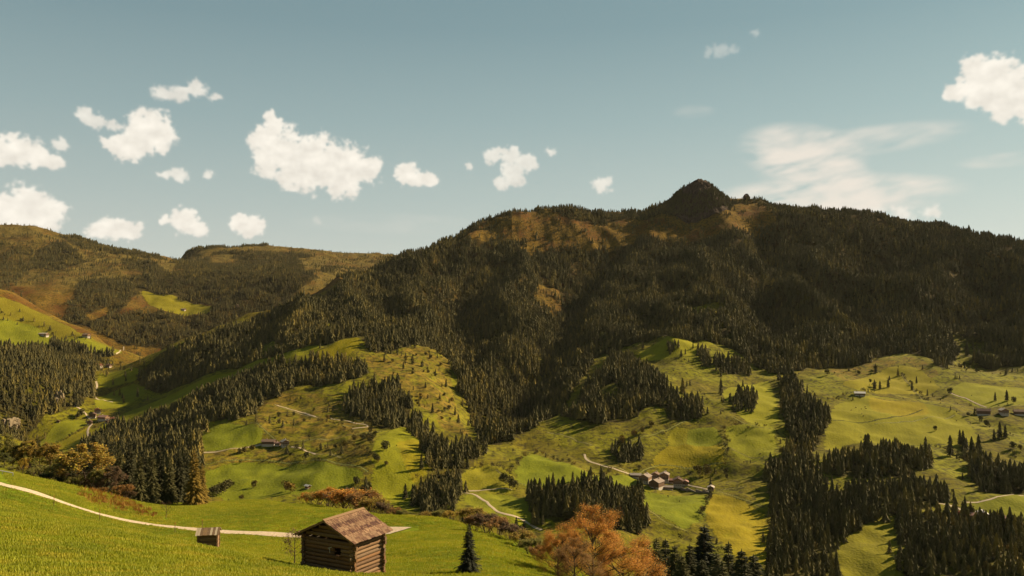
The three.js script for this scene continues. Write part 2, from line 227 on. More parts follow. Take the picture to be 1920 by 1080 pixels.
// ---------------------------------------------------------------- land cover, as outlines on the ground
const WOODS = [   // [what it is, density 0..1, outline]; bearings measured on the photograph, carried to the ground by survey()
  ['mountain', 1, [[300, 662], [370, 637], [440, 611], [540, 571], [640, 530], [735, 490], [815, 467], [870, 440], [940, 412], [1030, 390], [1150, 400], [1250, 388], [1330, 380], [1400, 378], [1530, 400], [1640, 410], [1740, 425], [1840, 452], [1925, 476], [1990, 520], [1990, 700], [1890, 688], [1850, 695], [1800, 655], [1770, 695], [1730, 668], [1660, 668], [1620, 685], [1530, 692], [1460, 702], [1420, 690], [1385, 662], [1345, 642], [1270, 634], [1200, 642], [1115, 672], [1100, 700], [1060, 760], [1000, 800], [950, 832], [900, 836], [885, 790], [868, 740], [848, 690], [828, 657], [760, 652], [705, 662], [680, 640], [662, 632], [600, 648], [560, 654], [440, 692], [345, 722], [290, 738], [255, 705]]],
  ['shoulder', 1, [[205, 808], [330, 764], [440, 714], [560, 680], [650, 678], [692, 692], [690, 702], [640, 718], [560, 722], [505, 750], [450, 788], [395, 790], [372, 830], [382, 895], [300, 915], [140, 885], [150, 835]]],
  ['middle', 1, [[655, 738], [700, 722], [735, 716], [765, 742], [772, 785], [740, 806], [700, 800], [650, 772]]],
  ['gully', 0.85, [[745, 770], [790, 790], [850, 850], [880, 830], [905, 850], [868, 895], [850, 960], [790, 972], [772, 940], [800, 885], [790, 840]]],
  ['knoll', 1, [[1055, 782], [1090, 742], [1125, 705], [1142, 672], [1180, 668], [1210, 695], [1250, 722], [1275, 745], [1240, 765], [1210, 765], [1180, 790], [1130, 795]]],
  ['knoll', 1, [[1240, 750], [1300, 745], [1320, 775], [1300, 790], [1255, 790]]],
  ['grove', 1, [[985, 935], [1060, 915], [1200, 935], [1218, 985], [1180, 1002], [1100, 985], [990, 968]]],
  ['column', 1, [[1460, 712], [1495, 722], [1556, 792], [1524, 850], [1530, 885], [1548, 925], [1660, 908], [1715, 922], [1680, 955], [1600, 968], [1562, 1012], [1572, 1090], [1448, 1090], [1460, 1012], [1442, 935], [1440, 885], [1484, 842], [1472, 782]]],
  ['column', 1, [[1545, 920], [1700, 902], [1790, 928], [1710, 962], [1620, 985], [1572, 1025], [1555, 970]]],
  ['column', 0.9, [[1440, 985], [1475, 960], [1560, 985], [1580, 1090], [1435, 1090]]],
  ['strip', 1, [[1545, 878], [1565, 858], [1740, 848], [1752, 874], [1700, 895], [1560, 895]]],
  ['lower', 1, [[1682, 975], [1780, 962], [1925, 992], [1925, 1090], [1692, 1090], [1680, 1022]]],
  ['right', 0.9, [[1800, 832], [1832, 845], [1870, 882], [1925, 885], [1925, 925], [1850, 925], [1822, 892]]],
  ['knoll', 1, [[1338, 680], [1400, 688], [1408, 705], [1350, 700]]],
  ['knoll', 1, [[1310, 658], [1330, 652], [1332, 688], [1314, 688]]],
  ['knoll', 1, [[1250, 648], [1272, 640], [1276, 656], [1252, 660]]],
  ['knoll', 1, [[1378, 742], [1412, 738], [1414, 770], [1372, 775]]],
  ['knoll', 1, [[1144, 846], [1190, 842], [1198, 862], [1160, 868]]],
  ['west', 1, [[-60, 640], [0, 655], [60, 655], [110, 672], [170, 692], [178, 742], [150, 762], [80, 782], [10, 818], [-60, 830]]],
  ['west', 0.9, [[60, 652], [150, 648], [190, 662], [205, 668], [190, 685], [120, 680]]],
  ['hills', 1, [[30, 558], [150, 525], [260, 518], [330, 508], [470, 502], [600, 522], [540, 562], [440, 602], [300, 652], [240, 648], [130, 604]]],
  ['hills', 1, [[65, 470], [125, 452], [165, 492], [100, 508], [60, 502]]],
  ['hills', 0.7, [[325, 482], [400, 472], [560, 474], [640, 492], [625, 515], [560, 510], [450, 520], [330, 502]]],
  ['hills', 0.9, [[110, 440], [150, 446], [310, 484], [300, 488], [200, 474], [130, 456]]],
  ['hills', 0.5, [[0, 462], [60, 462], [60, 500], [20, 540], [-20, 540]]],
  ['hills', 0.8, [[225, 485], [270, 488], [320, 512], [300, 520], [240, 506]]],
];
const CLEARINGS = [   // [density left, outline]
  [0.2, [[1375, 384], [1420, 380], [1448, 392], [1458, 422], [1410, 436], [1360, 430], [1350, 405]]],
  [0.2, [[870, 446], [940, 414], [1010, 394], [1050, 398], [1070, 412], [1180, 412], [1330, 396], [1440, 396], [1460, 424], [1350, 442], [1200, 452], [1090, 474], [1010, 470], [975, 452], [900, 452]]], [0.1, [[850, 455], [900, 430], [960, 416], [920, 438], [870, 458]]], [0.0, [[1270, 578], [1350, 565], [1364, 580], [1330, 592], [1280, 588]]], [0.1, [[975, 462], [1030, 448], [1012, 470], [985, 482]]],
  [0.15, [[606, 605], [632, 602], [632, 618], [610, 625]]], [0.35, [[1780, 620], [1850, 640], [1880, 690], [1800, 660]]], [0.35, [[1000, 540], [1040, 530], [1060, 590], [1020, 600]]], [0.2, [[1846, 466], [1876, 482], [1872, 490], [1848, 476]]],
  [0, [[222, 590], [262, 545], [330, 555], [398, 572], [380, 592], [300, 582], [228, 590]]], [0.05, [[395, 478], [440, 476], [438, 492], [398, 494]]], [0.1, [[560, 485], [640, 480], [640, 498], [600, 512], [570, 505]]], [0.1, [[160, 590], [200, 575], [205, 592], [172, 600]]],
  [0.3, [[470, 655], [520, 640], [540, 655], [500, 668]]], [0.25, [[1120, 725], [1150, 718], [1165, 745], [1130, 750]]],
];
const MX0 = -3300, MZ0 = -5650, MS = 4, MW = 1650, MH = 1310;
function canvas2d(w, h, fill) { const c = document.createElement('canvas'); c.width = w; c.height = h; const g = c.getContext('2d'); g.fillStyle = fill; g.fillRect(0, 0, w, h); return g; }
function outline(g, pts, X, Y, round) {
  g.beginPath();
  if (round && pts.length > 2) pts = new THREE.CatmullRomCurve3(pts.map(([x, z]) => new THREE.Vector3(x, 0, z)), true, 'catmullrom', 0.35).getPoints(90).map((p) => [p.x, p.z]);
  pts.forEach(([x, z], i) => (i ? g.lineTo(X(x), Y(z)) : g.moveTo(X(x), Y(z)))); g.closePath();
}
const woodOutlines = WOODS.map(([n, k, l]) => [n, k, surveyAll(l)]);
{ // the woods run over the crests: bands along the ridge lines
  const band = (front, back, ...l) => woodOutlines.splice(1, 0, ['mountain', front < 20 ? 0.5 : 0.95, [...l.map(([x, y, d]) => at(x, y, d - front)), ...l.reverse().map(([x, y, d]) => at(x, y, d + back))].map((p) => [p[0], p[2]])]);
  band(10, 110, [735, 487, 2450], [815, 464, 2500], [870, 436, 2550], [940, 408, 2600], [1030, 387, 2650], [1080, 394, 2680], [1150, 396, 2700], [1220, 392, 2720], [1290, 380, 2750]);
  band(150, 200, [1410, 376, 2700], [1450, 389, 2650], [1530, 396, 2600], [1640, 405, 2550], [1740, 421, 2480], [1840, 448, 2400], [1920, 472, 2300], [2040, 500, 2240]);
  band(80, 160, [640, 527, 2250], [735, 487, 2450]); band(60, 120, [130, 441, 3800], [200, 464, 3750], [300, 480, 3750]); band(120, 120, [345, 477, 4300], [420, 467, 4400], [500, 462, 4500]);
}
const woodMask = (() => {
  const g = canvas2d(MW, MH, '#000'), X = (x) => (x - MX0) / MS, Y = (z) => (z - MZ0) / MS;
  for (const [, k, l] of woodOutlines) { const v = Math.round(255 * k); g.fillStyle = `rgb(${v},${v},${v})`; outline(g, l, X, Y); g.fill(); }
  for (const [k, l] of CLEARINGS) { const v = Math.round(255 * k); g.fillStyle = `rgb(${v},${v},${v})`; outline(g, surveyAll(l), X, Y); g.fill(); }
  const d = g.getImageData(0, 0, MW, MH).data, out = new Float32Array(MW * MH); for (let i = 0; i < out.length; i++) out[i] = d[4 * i] / 255; return out;
})();
function woods(x, z) { const i = Math.floor((x - MX0) / MS), j = Math.floor((z - MZ0) / MS); return i < 0 || j < 0 || i >= MW || j >= MH ? 0 : woodMask[j * MW + i]; }
const fieldOutlines = [];
const inside = (x, z, l) => { let c = false; for (let i = 0, j = l.length - 1; i < l.length; j = i++) if ((l[i][1] > z) !== (l[j][1] > z) && x < (l[j][0] - l[i][0]) * (z - l[i][1]) / (l[j][1] - l[i][1]) + l[i][0]) c = !c; return c; };

// ---------------------------------------------------------------- ground sheets
const FIELDS = [   // [colour, outline] mown and grazed plots
  ['#a5a01f', [[592, 662], [622, 646], [660, 633], [674, 641], [662, 660], [640, 676], [600, 676]]], ['#8f9a24', [[200, 806], [250, 782], [340, 748], [440, 708], [540, 672], [592, 660], [600, 648], [540, 660], [440, 696], [345, 728], [250, 768], [190, 795]]],
  ['#77902f', [[375, 800], [470, 796], [492, 832], [380, 848]]], ['#9a9a2a', [[372, 798], [400, 790], [420, 795], [378, 804]]], ['#748d2c', [[385, 885], [470, 866], [600, 866], [680, 890], [640, 918], [480, 938], [395, 925]]],
  ['#8b9a2a', [[700, 830], [760, 800], [800, 850], [780, 900], [770, 960], [690, 940], [700, 880]]], ['#9c9a28', [[745, 830], [790, 830], [800, 880], [770, 900]]],
  ['#7f9832', [[965, 885], [1000, 852], [1062, 868], [1110, 890], [1190, 897], [1190, 912], [1000, 918]]], ['#7d9630', [[1205, 922], [1332, 932], [1322, 965], [1282, 992], [1215, 952]]], ['#a8a02a', [[1336, 926], [1432, 966], [1442, 1055], [1380, 1045], [1325, 978]]],
  ['#a9a228', [[1222, 872], [1250, 838], [1342, 834], [1356, 870], [1290, 880]]], ['#9da02c', [[1258, 806], [1290, 804], [1292, 832], [1254, 834]]], ['#84992f', [[1292, 806], [1342, 802], [1348, 832], [1292, 834]]], ['#93a032', [[1360, 800], [1450, 800], [1450, 850], [1380, 855]]],
  ['#9aa534', [[1355, 735], [1440, 715], [1460, 790], [1400, 790]]], ['#9fa630', [[1200, 660], [1280, 635], [1340, 645], [1290, 668], [1220, 676]]], ['#969e33', [[1545, 842], [1568, 760], [1642, 742], [1700, 750], [1800, 776], [1832, 830], [1740, 832], [1600, 832]]],
  ['#aca52c', [[1635, 745], [1720, 752], [1745, 775], [1700, 782], [1638, 770]]], ['#9aa63d', [[1780, 738], [1800, 718], [1850, 722], [1925, 730], [1925, 760], [1840, 765]]], ['#a09f33', [[1580, 720], [1660, 690], [1720, 690], [1760, 730], [1640, 738]]],
  ['#868b2e', [[1570, 1025], [1640, 975], [1690, 978], [1690, 1090], [1590, 1090]]], ['#8a9a34', [[1800, 952], [1925, 932], [1925, 985], [1860, 972]]], ['#7c8c2e', [[1755, 955], [1850, 970], [1800, 970]]],
  ['#858436', [[-40, 545], [0, 556], [80, 588], [150, 624], [225, 657], [150, 657], [60, 652], [-40, 640]]], ['#859938', [[0, 600], [60, 610], [110, 640], [60, 655], [0, 650]]], ['#90a03a', [[110, 640], [150, 632], [228, 658], [200, 664], [150, 655]]], ['#96a03a', [[190, 700], [260, 690], [270, 705], [190, 725]]], ['#8f9d36', [[185, 745], [250, 720], [280, 730], [240, 760], [180, 765]]],
  ['#8c9c33', [[20, 838], [110, 792], [160, 790], [160, 808], [90, 838]]], ['#a7a62f', [[80, 842], [165, 800], [180, 826], [120, 842]]], ['#99a030', [[186, 806], [220, 800], [210, 822], [180, 825]]], ['#a5a440', [[265, 546], [330, 556], [395, 574], [380, 590], [300, 580]]],
  ['#979c38', [[860, 920], [880, 880], [920, 870], [965, 895], [960, 925]]], ['#889a34', [[870, 930], [960, 930], [1000, 975], [960, 990], [900, 965]]],
];
for (const [, l] of FIELDS) { const p = surveyAll(l); if (p.length > 2) fieldOutlines.push([Math.min(...p.map((q) => q[0])), Math.max(...p.map((q) => q[0])), Math.min(...p.map((q) => q[1])), Math.max(...p.map((q) => q[1])), p]); }
const inField = (x, z) => fieldOutlines.some(([a, b, c, d, p]) => x > a && x < b && z > c && z < d && inside(x, z, p));
const DRY = [   // unmown ground, drier and browner than the plots
  [[690, 645], [760, 655], [832, 660], [850, 740], [880, 815], [830, 800], [780, 745], [720, 715], [690, 680]], [[480, 745], [640, 745], [700, 790], [690, 850], [600, 850], [560, 815], [490, 800]], [[380, 850], [500, 842], [560, 862], [470, 864], [385, 880]], [[1560, 690], [1700, 670], [1760, 700], [1700, 720], [1600, 715]]];
const TRACKS = [   // [width m, colour, line]
  [2.4, '#b7a968', [[380, 848], [440, 840], [490, 832]]], [2.2, '#b5a565', [[545, 838], [590, 850], [640, 858]]], [2.4, '#b09c62', [[515, 758], [560, 775], [600, 785]]], [2, '#aa9f5c', [[560, 828], [640, 820], [715, 808]]], [2, '#a79a55', [[640, 798], [680, 795], [675, 790], [625, 785]]], [1.6, '#a3a052', [[380, 872], [470, 862], [600, 862], [690, 885]]], [1.6, '#98944c', [[470, 792], [500, 810], [520, 828]]],
  [2, '#aba055', [[1025, 810], [1070, 820], [1110, 835]]], [2.4, '#b5a760', [[1100, 858], [1115, 868], [1180, 888]]], [1.8, '#aaa34e', [[1190, 890], [1240, 872], [1290, 878], [1355, 868]]], [1.8, '#aaa44e', [[1180, 828], [1240, 808], [1300, 785]]], [1.8, '#aaa44e', [[1000, 918], [1100, 912], [1190, 910]]], [1.8, '#a6a04a', [[970, 905], [1010, 915], [1040, 925]]], [1.8, '#b0a650', [[1210, 950], [1250, 980], [1290, 996]]], [1.6, '#ada24e', [[1370, 780], [1420, 800], [1450, 805]]], [1.6, '#ada24e', [[1360, 840], [1400, 855], [1450, 858]]], [1.8, '#ada24e', [[1345, 920], [1390, 935], [1430, 950]]], [2, '#ada050', [[1350, 918], [1400, 912]]],
  [1.8, '#8f8440', [[1640, 745], [1730, 755], [1800, 770], [1840, 770]]], [1.8, '#b3ab5a', [[1640, 795], [1720, 788], [1790, 778]]], [2, '#b0a458', [[1780, 735], [1830, 757], [1850, 765], [1920, 760]]], [2, '#a49650', [[1690, 700], [1720, 738], [1740, 752]]], [1.8, '#958a44', [[1750, 840], [1810, 862]]], [1.5, '#a59a55', [[930, 880], [950, 900], [960, 905]]],
  [1.6, '#b5a860', [[270, 780], [300, 764], [345, 738]]], [1.5, '#6d6a2a', [[1560, 788], [1640, 788], [1730, 768]]],
];
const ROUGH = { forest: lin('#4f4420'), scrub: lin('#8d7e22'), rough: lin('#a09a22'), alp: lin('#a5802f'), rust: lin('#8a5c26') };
function groundTexture(x0, x1, z0, z1, w, h, kind) {              // z0 far, z1 near
  const X = (x) => (x - x0) / (x1 - x0) * w, Y = (z) => (z - z0) / (z1 - z0) * h, s = w / (x1 - x0), out = new Uint8Array(w * h * 4);
  const g = canvas2d(w, h, '#000');
  if (kind === 'far') for (const [c, l] of FIELDS) { const k = new THREE.Color(c), o = { r: 0, g: 0, b: 0 }; k.getRGB(o, THREE.SRGBColorSpace); g.fillStyle = `rgb(${Math.round(o.r * 268 + 10)},${Math.round(o.g * 255)},${Math.round(o.b * 185)})`; outline(g, surveyAll(l), X, Y, true); g.fill(); }
  const dry = (() => { const q = canvas2d(w, h, '#000'); q.fillStyle = '#fff'; for (const l of DRY) { outline(q, surveyAll(l), X, Y, true); q.fill(); } return q.getImageData(0, 0, w, h).data; })();
  const plots = g.getImageData(0, 0, w, h).data; g.fillStyle = '#000'; g.fillRect(0, 0, w, h);
  for (const [wd, c, l] of kind === 'far' ? TRACKS : []) {
    const p = surveyAll(l); if (p.length < 2) continue; const curve = new THREE.CatmullRomCurve3(p.map(([x, z]) => new THREE.Vector3(x, 0, z))).getPoints(40);
    g.strokeStyle = c; g.lineWidth = Math.max(1.2, 1.45 * wd * s); g.beginPath(); curve.forEach((q, i) => (i ? g.lineTo(X(q.x), Y(q.z)) : g.moveTo(X(q.x), Y(q.z)))); g.stroke();
  }
  const src = g.getImageData(0, 0, w, h).data, S = (v) => Math.round(255 * clamp(v <= 0.0031308 ? v * 12.92 : 1.055 * v ** (1 / 2.4) - 0.055, 0, 1)), LUT = new Float32Array(256); for (let i = 0; i < 256; i++) LUT[i] = i / 255 <= 0.04045 ? i / 255 / 12.92 : ((i / 255 + 0.055) / 1.055) ** 2.4;
  for (let j = 0; j < h; j++) for (let i = 0; i < w; i++) {
    const x = x0 + (i + 0.5) / s, z = z0 + (j + 0.5) / h * (z1 - z0), d = -z, o = (j * w + i) * 4; let c, grain;
    const n1 = fbm(x / 90, z / 90, 3), n2 = fbm(x / 17 + 40, z / 17, 3), n3 = noise(x / 3.1, z / 3.1);
    const wi = clamp(Math.round(i + s * (5 * n2 + 2.2 * n3)), 0, w - 1), wj = clamp(Math.round(j + s * (5 * fbm(x / 15, z / 15 + 70, 2))), 0, h - 1), ow = (wj * w + wi) * 4, S2 = src[o + 1] > 40 ? src : plots, o2 = src[o + 1] > 40 ? o : ow;
    if (S2[o2] + S2[o2 + 1] > 60) { c = [LUT[S2[o2]], LUT[S2[o2 + 1]], LUT[S2[o2 + 2]]]; const tf = clamp(0.5 + 1.5 * n1 + 0.7 * n2, 0, 1) * 0.4, kf = S2 === plots ? 0.66 : 1; c = c.map((v, q) => lerp(lerp(ROUGH.rough[q], ROUGH.scrub[q], tf), v, kf)); grain = 1 + 0.3 * n2 + 0.16 * n1 + 0.07 * n3 + 0.03 * Math.sin(x * 0.9 + z * 0.35 + 3 * n1); if (n2 > 0.2) { const k = (n2 - 0.2) * 1.2; c = c.map((v, q) => lerp(v, ROUGH.rough[q], k)); } }
    else {
      const alt = smooth(1500, 2300, d + 260 * n1), t = clamp(0.5 + 1.5 * n1 + 0.7 * n2, 0, 1);
      c = [0, 1, 2].map((q) => lerp(lerp(ROUGH.rough[q], ROUGH.scrub[q], t), lerp(lerp(ROUGH.alp[q], [0.32, 0.225, 0.05][q], smooth(2850, 3100, d)), ROUGH.rust[q], t * t * (d > 3000 ? 0.6 : 1)), alt)); if (dry[ow]) { const k = 0.75 * clamp(0.6 + 1.6 * n2, 0, 1); c = c.map((v, q) => lerp(v, [0.36, 0.22, 0.035][q], k)); }
      const terr = noise(ground(x, z) / 2.6 + 1.5 * n2, n1 * 3), tus = fbm(x / 6.5, z / 6.5 + 33, 3); grain = 0.9 + 0.5 * n2 + 0.25 * n3 + 0.3 * terr * (1 - 0.6 * alt) + 0.45 * Math.min(0, tus);
      if (tus < -0.06) { const k = clamp((-0.06 - tus) * 4, 0, 0.65); c = c.map((v, q) => lerp(v, [0.11, 0.085, 0.028][q], k)); }
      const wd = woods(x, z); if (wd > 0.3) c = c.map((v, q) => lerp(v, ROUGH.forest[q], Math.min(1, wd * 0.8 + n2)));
    }
    for (let q = 0; q < 3; q++) out[o + q] = S(0.435 * c[q] * Math.max(0.35, grain));
    out[o + 3] = 255;
  }
  const t = new THREE.DataTexture(out, w, h, THREE.RGBAFormat, THREE.UnsignedByteType); t.colorSpace = THREE.SRGBColorSpace; t.magFilter = THREE.LinearFilter; t.wrapS = t.wrapT = THREE.ClampToEdgeWrapping; t.needsUpdate = true; return t;
}
function nearTexture(x0, x1, z0, z1, w, h) {
  const out = new Uint8Array(w * h * 4), LUT = (v) => Math.round(255 * clamp(v <= 0.0031308 ? v * 12.92 : 1.055 * v ** (1 / 2.4) - 0.055, 0, 1));
  const lush = lin('#768a16'), light = lin('#9aa11c'), dry = lin('#b0a028'), verge = lin('#b8a426'), rust = lin('#96602a'), earth = lin('#7a6a3a');
  const verges = surveyAll([[60, 905], [120, 925], [200, 960], [290, 982], [330, 985], [290, 965], [230, 955], [150, 935], [90, 905]], 70, 330), bracken = surveyAll([[148, 918], [200, 922], [260, 948], [285, 968], [240, 962], [180, 945], [150, 930]], 70, 330);
  for (let j = 0; j < h; j++) for (let i = 0; i < w; i++) {
    const x = x0 + (i + 0.5) / w * (x1 - x0), z = z0 + (j + 0.5) / h * (z1 - z0), o = (j * w + i) * 4, n1 = fbm(x / 22, z / 22, 3), n2 = fbm(x / 4.1 + 9, z / 4.1, 3), n3 = fbm(x / 0.8, z / 0.8, 2);
    let c = lush.map((v, q) => lerp(v, light[q], clamp(0.45 + 1.3 * n1 + 0.5 * n2, 0, 1)));
    const t = clamp(n2 * 1.3 - 0.2, 0, 0.6); c = c.map((v, q) => lerp(v, dry[q], t));
    if (inside(x, z, verges)) c = c.map((v, q) => lerp(v, verge[q], clamp(0.6 + n2, 0, 1)));
    if (inside(x + 2 * n2, z + 2 * n1, bracken)) c = c.map((v, q) => lerp(v, rust[q], clamp(0.35 + 1.5 * n2, 0, 0.8)));
    if (-z > 260) c = c.map((v, q) => lerp(v, earth[q], 0.5));
    for (let q = 0; q < 3; q++) out[o + q] = LUT(0.55 * c[q] * (1 + 0.28 * n2 + 0.3 * n3)); out[o + 3] = 255;
  }
  const tx = new THREE.DataTexture(out, w, h, THREE.RGBAFormat, THREE.UnsignedByteType); tx.colorSpace = THREE.SRGBColorSpace; tx.magFilter = THREE.LinearFilter; tx.needsUpdate = true; return tx;
}
function grain(size, f) { const d = new Uint8Array(size * size * 4); for (let j = 0; j < size; j++) for (let i = 0; i < size; i++) { const v = Math.round(255 * clamp(f(i, j), 0, 1)), o = (j * size + i) * 4; d[o] = d[o + 1] = d[o + 2] = v; d[o + 3] = 255; } const t = new THREE.DataTexture(d, size, size); t.magFilter = THREE.LinearFilter; t.wrapS = t.wrapT = THREE.RepeatWrapping; t.needsUpdate = true; return t; }
function sheet(name, d0, d1, half, tex, [x0, x1, z0, z1], bump, bumpScale) {
  const j0 = zs.findIndex((z) => -z >= d0 - 1e-6), j1e = zs.findIndex((z) => -z >= d1 - 1e-6), j1 = j1e < 0 ? NZ - 1 : j1e, pos = [], uv = [], uv1 = [], idx = [], id = new Map();
  const v = (i, j) => { const k = j * NX + i; if (!id.has(k)) { id.set(k, pos.length / 3); pos.push(xs[i], H[k], zs[j]); uv.push((xs[i] - x0) / (x1 - x0), (zs[j] - z0) / (z1 - z0)); uv1.push(xs[i], zs[j]); } return id.get(k); };
  for (let j = j0; j < j1; j++) for (let i = 0; i < NX - 1; i++) {
    if (Math.max(Math.abs(xs[i]), Math.abs(xs[i + 1])) > half(-zs[j])) continue; const k = j * NX + i; if (!(H[k] + H[k + 1] + H[k + NX] + H[k + NX + 1] > -1e9)) continue;
    const a = v(i, j), b = v(i + 1, j), c = v(i, j + 1), e = v(i + 1, j + 1); idx.push(a, b, c, b, e, c);
  }
  const g = new THREE.BufferGeometry(); g.setAttribute('position', new THREE.Float32BufferAttribute(pos, 3)); g.setAttribute('uv', new THREE.Float32BufferAttribute(uv, 2)); g.setAttribute('uv1', new THREE.Float32BufferAttribute(uv1, 2)); g.setIndex(idx); g.computeVertexNormals();
  const m = new THREE.MeshPhysicalMaterial({ map: tex, roughness: 1, specularIntensity: 0.12, side: THREE.DoubleSide }); if (bump) { m.bumpMap = bump; m.bumpScale = bumpScale; }
  return structure(name, g, m);
}
const zAt = (d) => zs.find((z) => -z >= d);
const dA = -zAt(440), dB = -zAt(1700);
const nearBump = grain(512, (i, j) => 0.5 + 0.9 * fbm(i / 9, j / 9, 4)); nearBump.repeat.set(1 / 5, 1 / 5); nearBump.channel = 1;
const farBump = grain(512, (i, j) => 0.5 + 0.9 * fbm(i / 14, j / 14, 5)); farBump.repeat.set(1 / 90, 1 / 90); farBump.channel = 1;
const BN = [-190, 90, -330, 20], BM = [-1250, 1250, -dB, -430], BF = [-2900, 1900, -5700, -dB];
sheet('meadow_ground', -40, dA, () => 470, nearTexture(...BN, 1400, 1750), BN, nearBump, 0.12);
sheet('valley_ground', dA, dB, (d) => 400 + d * 0.7, groundTexture(...BM, 2048, 1040, 'far'), BM, farBump, 0.35);
sheet('mountain_ground', dB, 5690, (d) => 400 + d * 0.7, groundTexture(...BF, 2048, 1700, 'far'), BF, farBump, 1.0);
console.log('ground ready');

// ---------------------------------------------------------------- trees
const BARK = std([0.075, 0.05, 0.032]), BARK_PALE = std([0.2, 0.16, 0.12]);
const leafy = (c, through = 0.35, extra = {}) => new THREE.MeshPhysicalMaterial({ color: new THREE.Color(...c), roughness: 0.9, transmission: through, thickness: 0, side: THREE.DoubleSide, specularIntensity: 0.3, ...extra });
const SPRUCE = std([0.074, 0.062, 0.021], 0.95, { side: THREE.DoubleSide }), BROAD = std([0.09, 0.076, 0.022], 0.95, { side: THREE.DoubleSide });
function tieredSpruce(seed, tiers, spikes, width = 0.2) {          // one metre tall, scaled when planted
  const r = rng(seed), a = [];
  for (let t = 0; t < tiers; t++) {
    const f = t / tiers, y = 0.06 + 0.94 * (1 - (1 - f) ** 1.08), top = Math.min(1, y + 0.94 / tiers * 2.1), rad = width * (1 - f) ** 0.82 * (0.82 + 0.36 * r()) + 0.012, rot = r() * 6.28, rim = [];
    for (let k = 0; k < spikes * 2; k++) { const an = rot + k * Math.PI / spikes + (r() - 0.5) * 0.25, q = k % 2 ? 0.5 : 0.78 + 0.44 * r(); rim.push([Math.cos(an) * rad * q, y + (k % 2 ? 0.3 / tiers : -0.25 / tiers * r()), Math.sin(an) * rad * q]); }
    for (let k = 0; k < rim.length; k++) tri(a, [(r() - 0.5) * 0.008, top, (r() - 0.5) * 0.008], rim[(k + 1) % rim.length], rim[k]);
  }
  return fromTris(a);
}
function clumpTree(seed, n, tall = 0.8) {                          // one metre tall broadleaf crown of loose leaf clumps
  const r = rng(seed), a = [], lobes = []; for (let k = 0; k < 7; k++) { const an = r() * 6.28, q = 0.2 * Math.sqrt(r()); lobes.push([Math.cos(an) * q, 0.3 + 0.5 * r() * tall / 0.8, Math.sin(an) * q, 0.15 + 0.1 * r()]); }
  for (let k = 0; k < n; k++) {
    const l = lobes[Math.floor(r() * lobes.length)], u = 2 * r() - 1, p = r() * 6.28, s = Math.sqrt(1 - u * u), R = l[3] * Math.cbrt(0.35 + 0.65 * r()), c = [l[0] + R * s * Math.cos(p), l[1] + R * u, l[2] + R * s * Math.sin(p)], z = 0.05 + 0.05 * r();
    const v = () => [c[0] + (r() - 0.5) * 2 * z, c[1] + (r() - 0.5) * 2 * z, c[2] + (r() - 0.5) * 2 * z]; tri(a, v(), v(), v());
  }
  return fromTris(a);
}
function tube(pts, radii, seg = 6) { const out = []; for (let i = 1; i < pts.length; i++) { const a = new THREE.Vector3(...pts[i - 1]), b = new THREE.Vector3(...pts[i]), d = b.clone().sub(a), g = new THREE.CylinderGeometry(radii[i], radii[i - 1], d.length(), seg, 1, true); g.applyQuaternion(new THREE.Quaternion().setFromUnitVectors(new THREE.Vector3(0, 1, 0), d.clone().normalize())); const m = a.add(b).multiplyScalar(0.5); g.translate(m.x, m.y, m.z); out.push(g); } return out; }
const farSpruces = [1, 2, 3, 4].map((k) => tieredSpruce(k, 6, 5, 0.17 + 0.02 * k)), midSpruces = [11, 12, 13].map((k) => tieredSpruce(k, 13, 8, 0.17 + 0.02 * (k - 11))), farBroads = [21, 22, 23].map((k) => clumpTree(k, 130)), midBroads = [31, 32, 33].map((k) => clumpTree(k, 520));
const STICK = new THREE.CylinderGeometry(0.006, 0.014, 0.5, 5); STICK.translate(0, 0.22, 0);
function clearSight(x, y, z) { const d = -z; for (let k = 1; k < 64; k++) { const t = 470 + (d * 0.992 - 470) * k / 64; if (t >= d) break; if (ground(x * t / d, -t) > EYE + (y - EYE) * t / d) return false; } return true; }
const rand = rng(2024), plants = [];                               // [kind, x, z, height, turn, width factor, tone, wood]
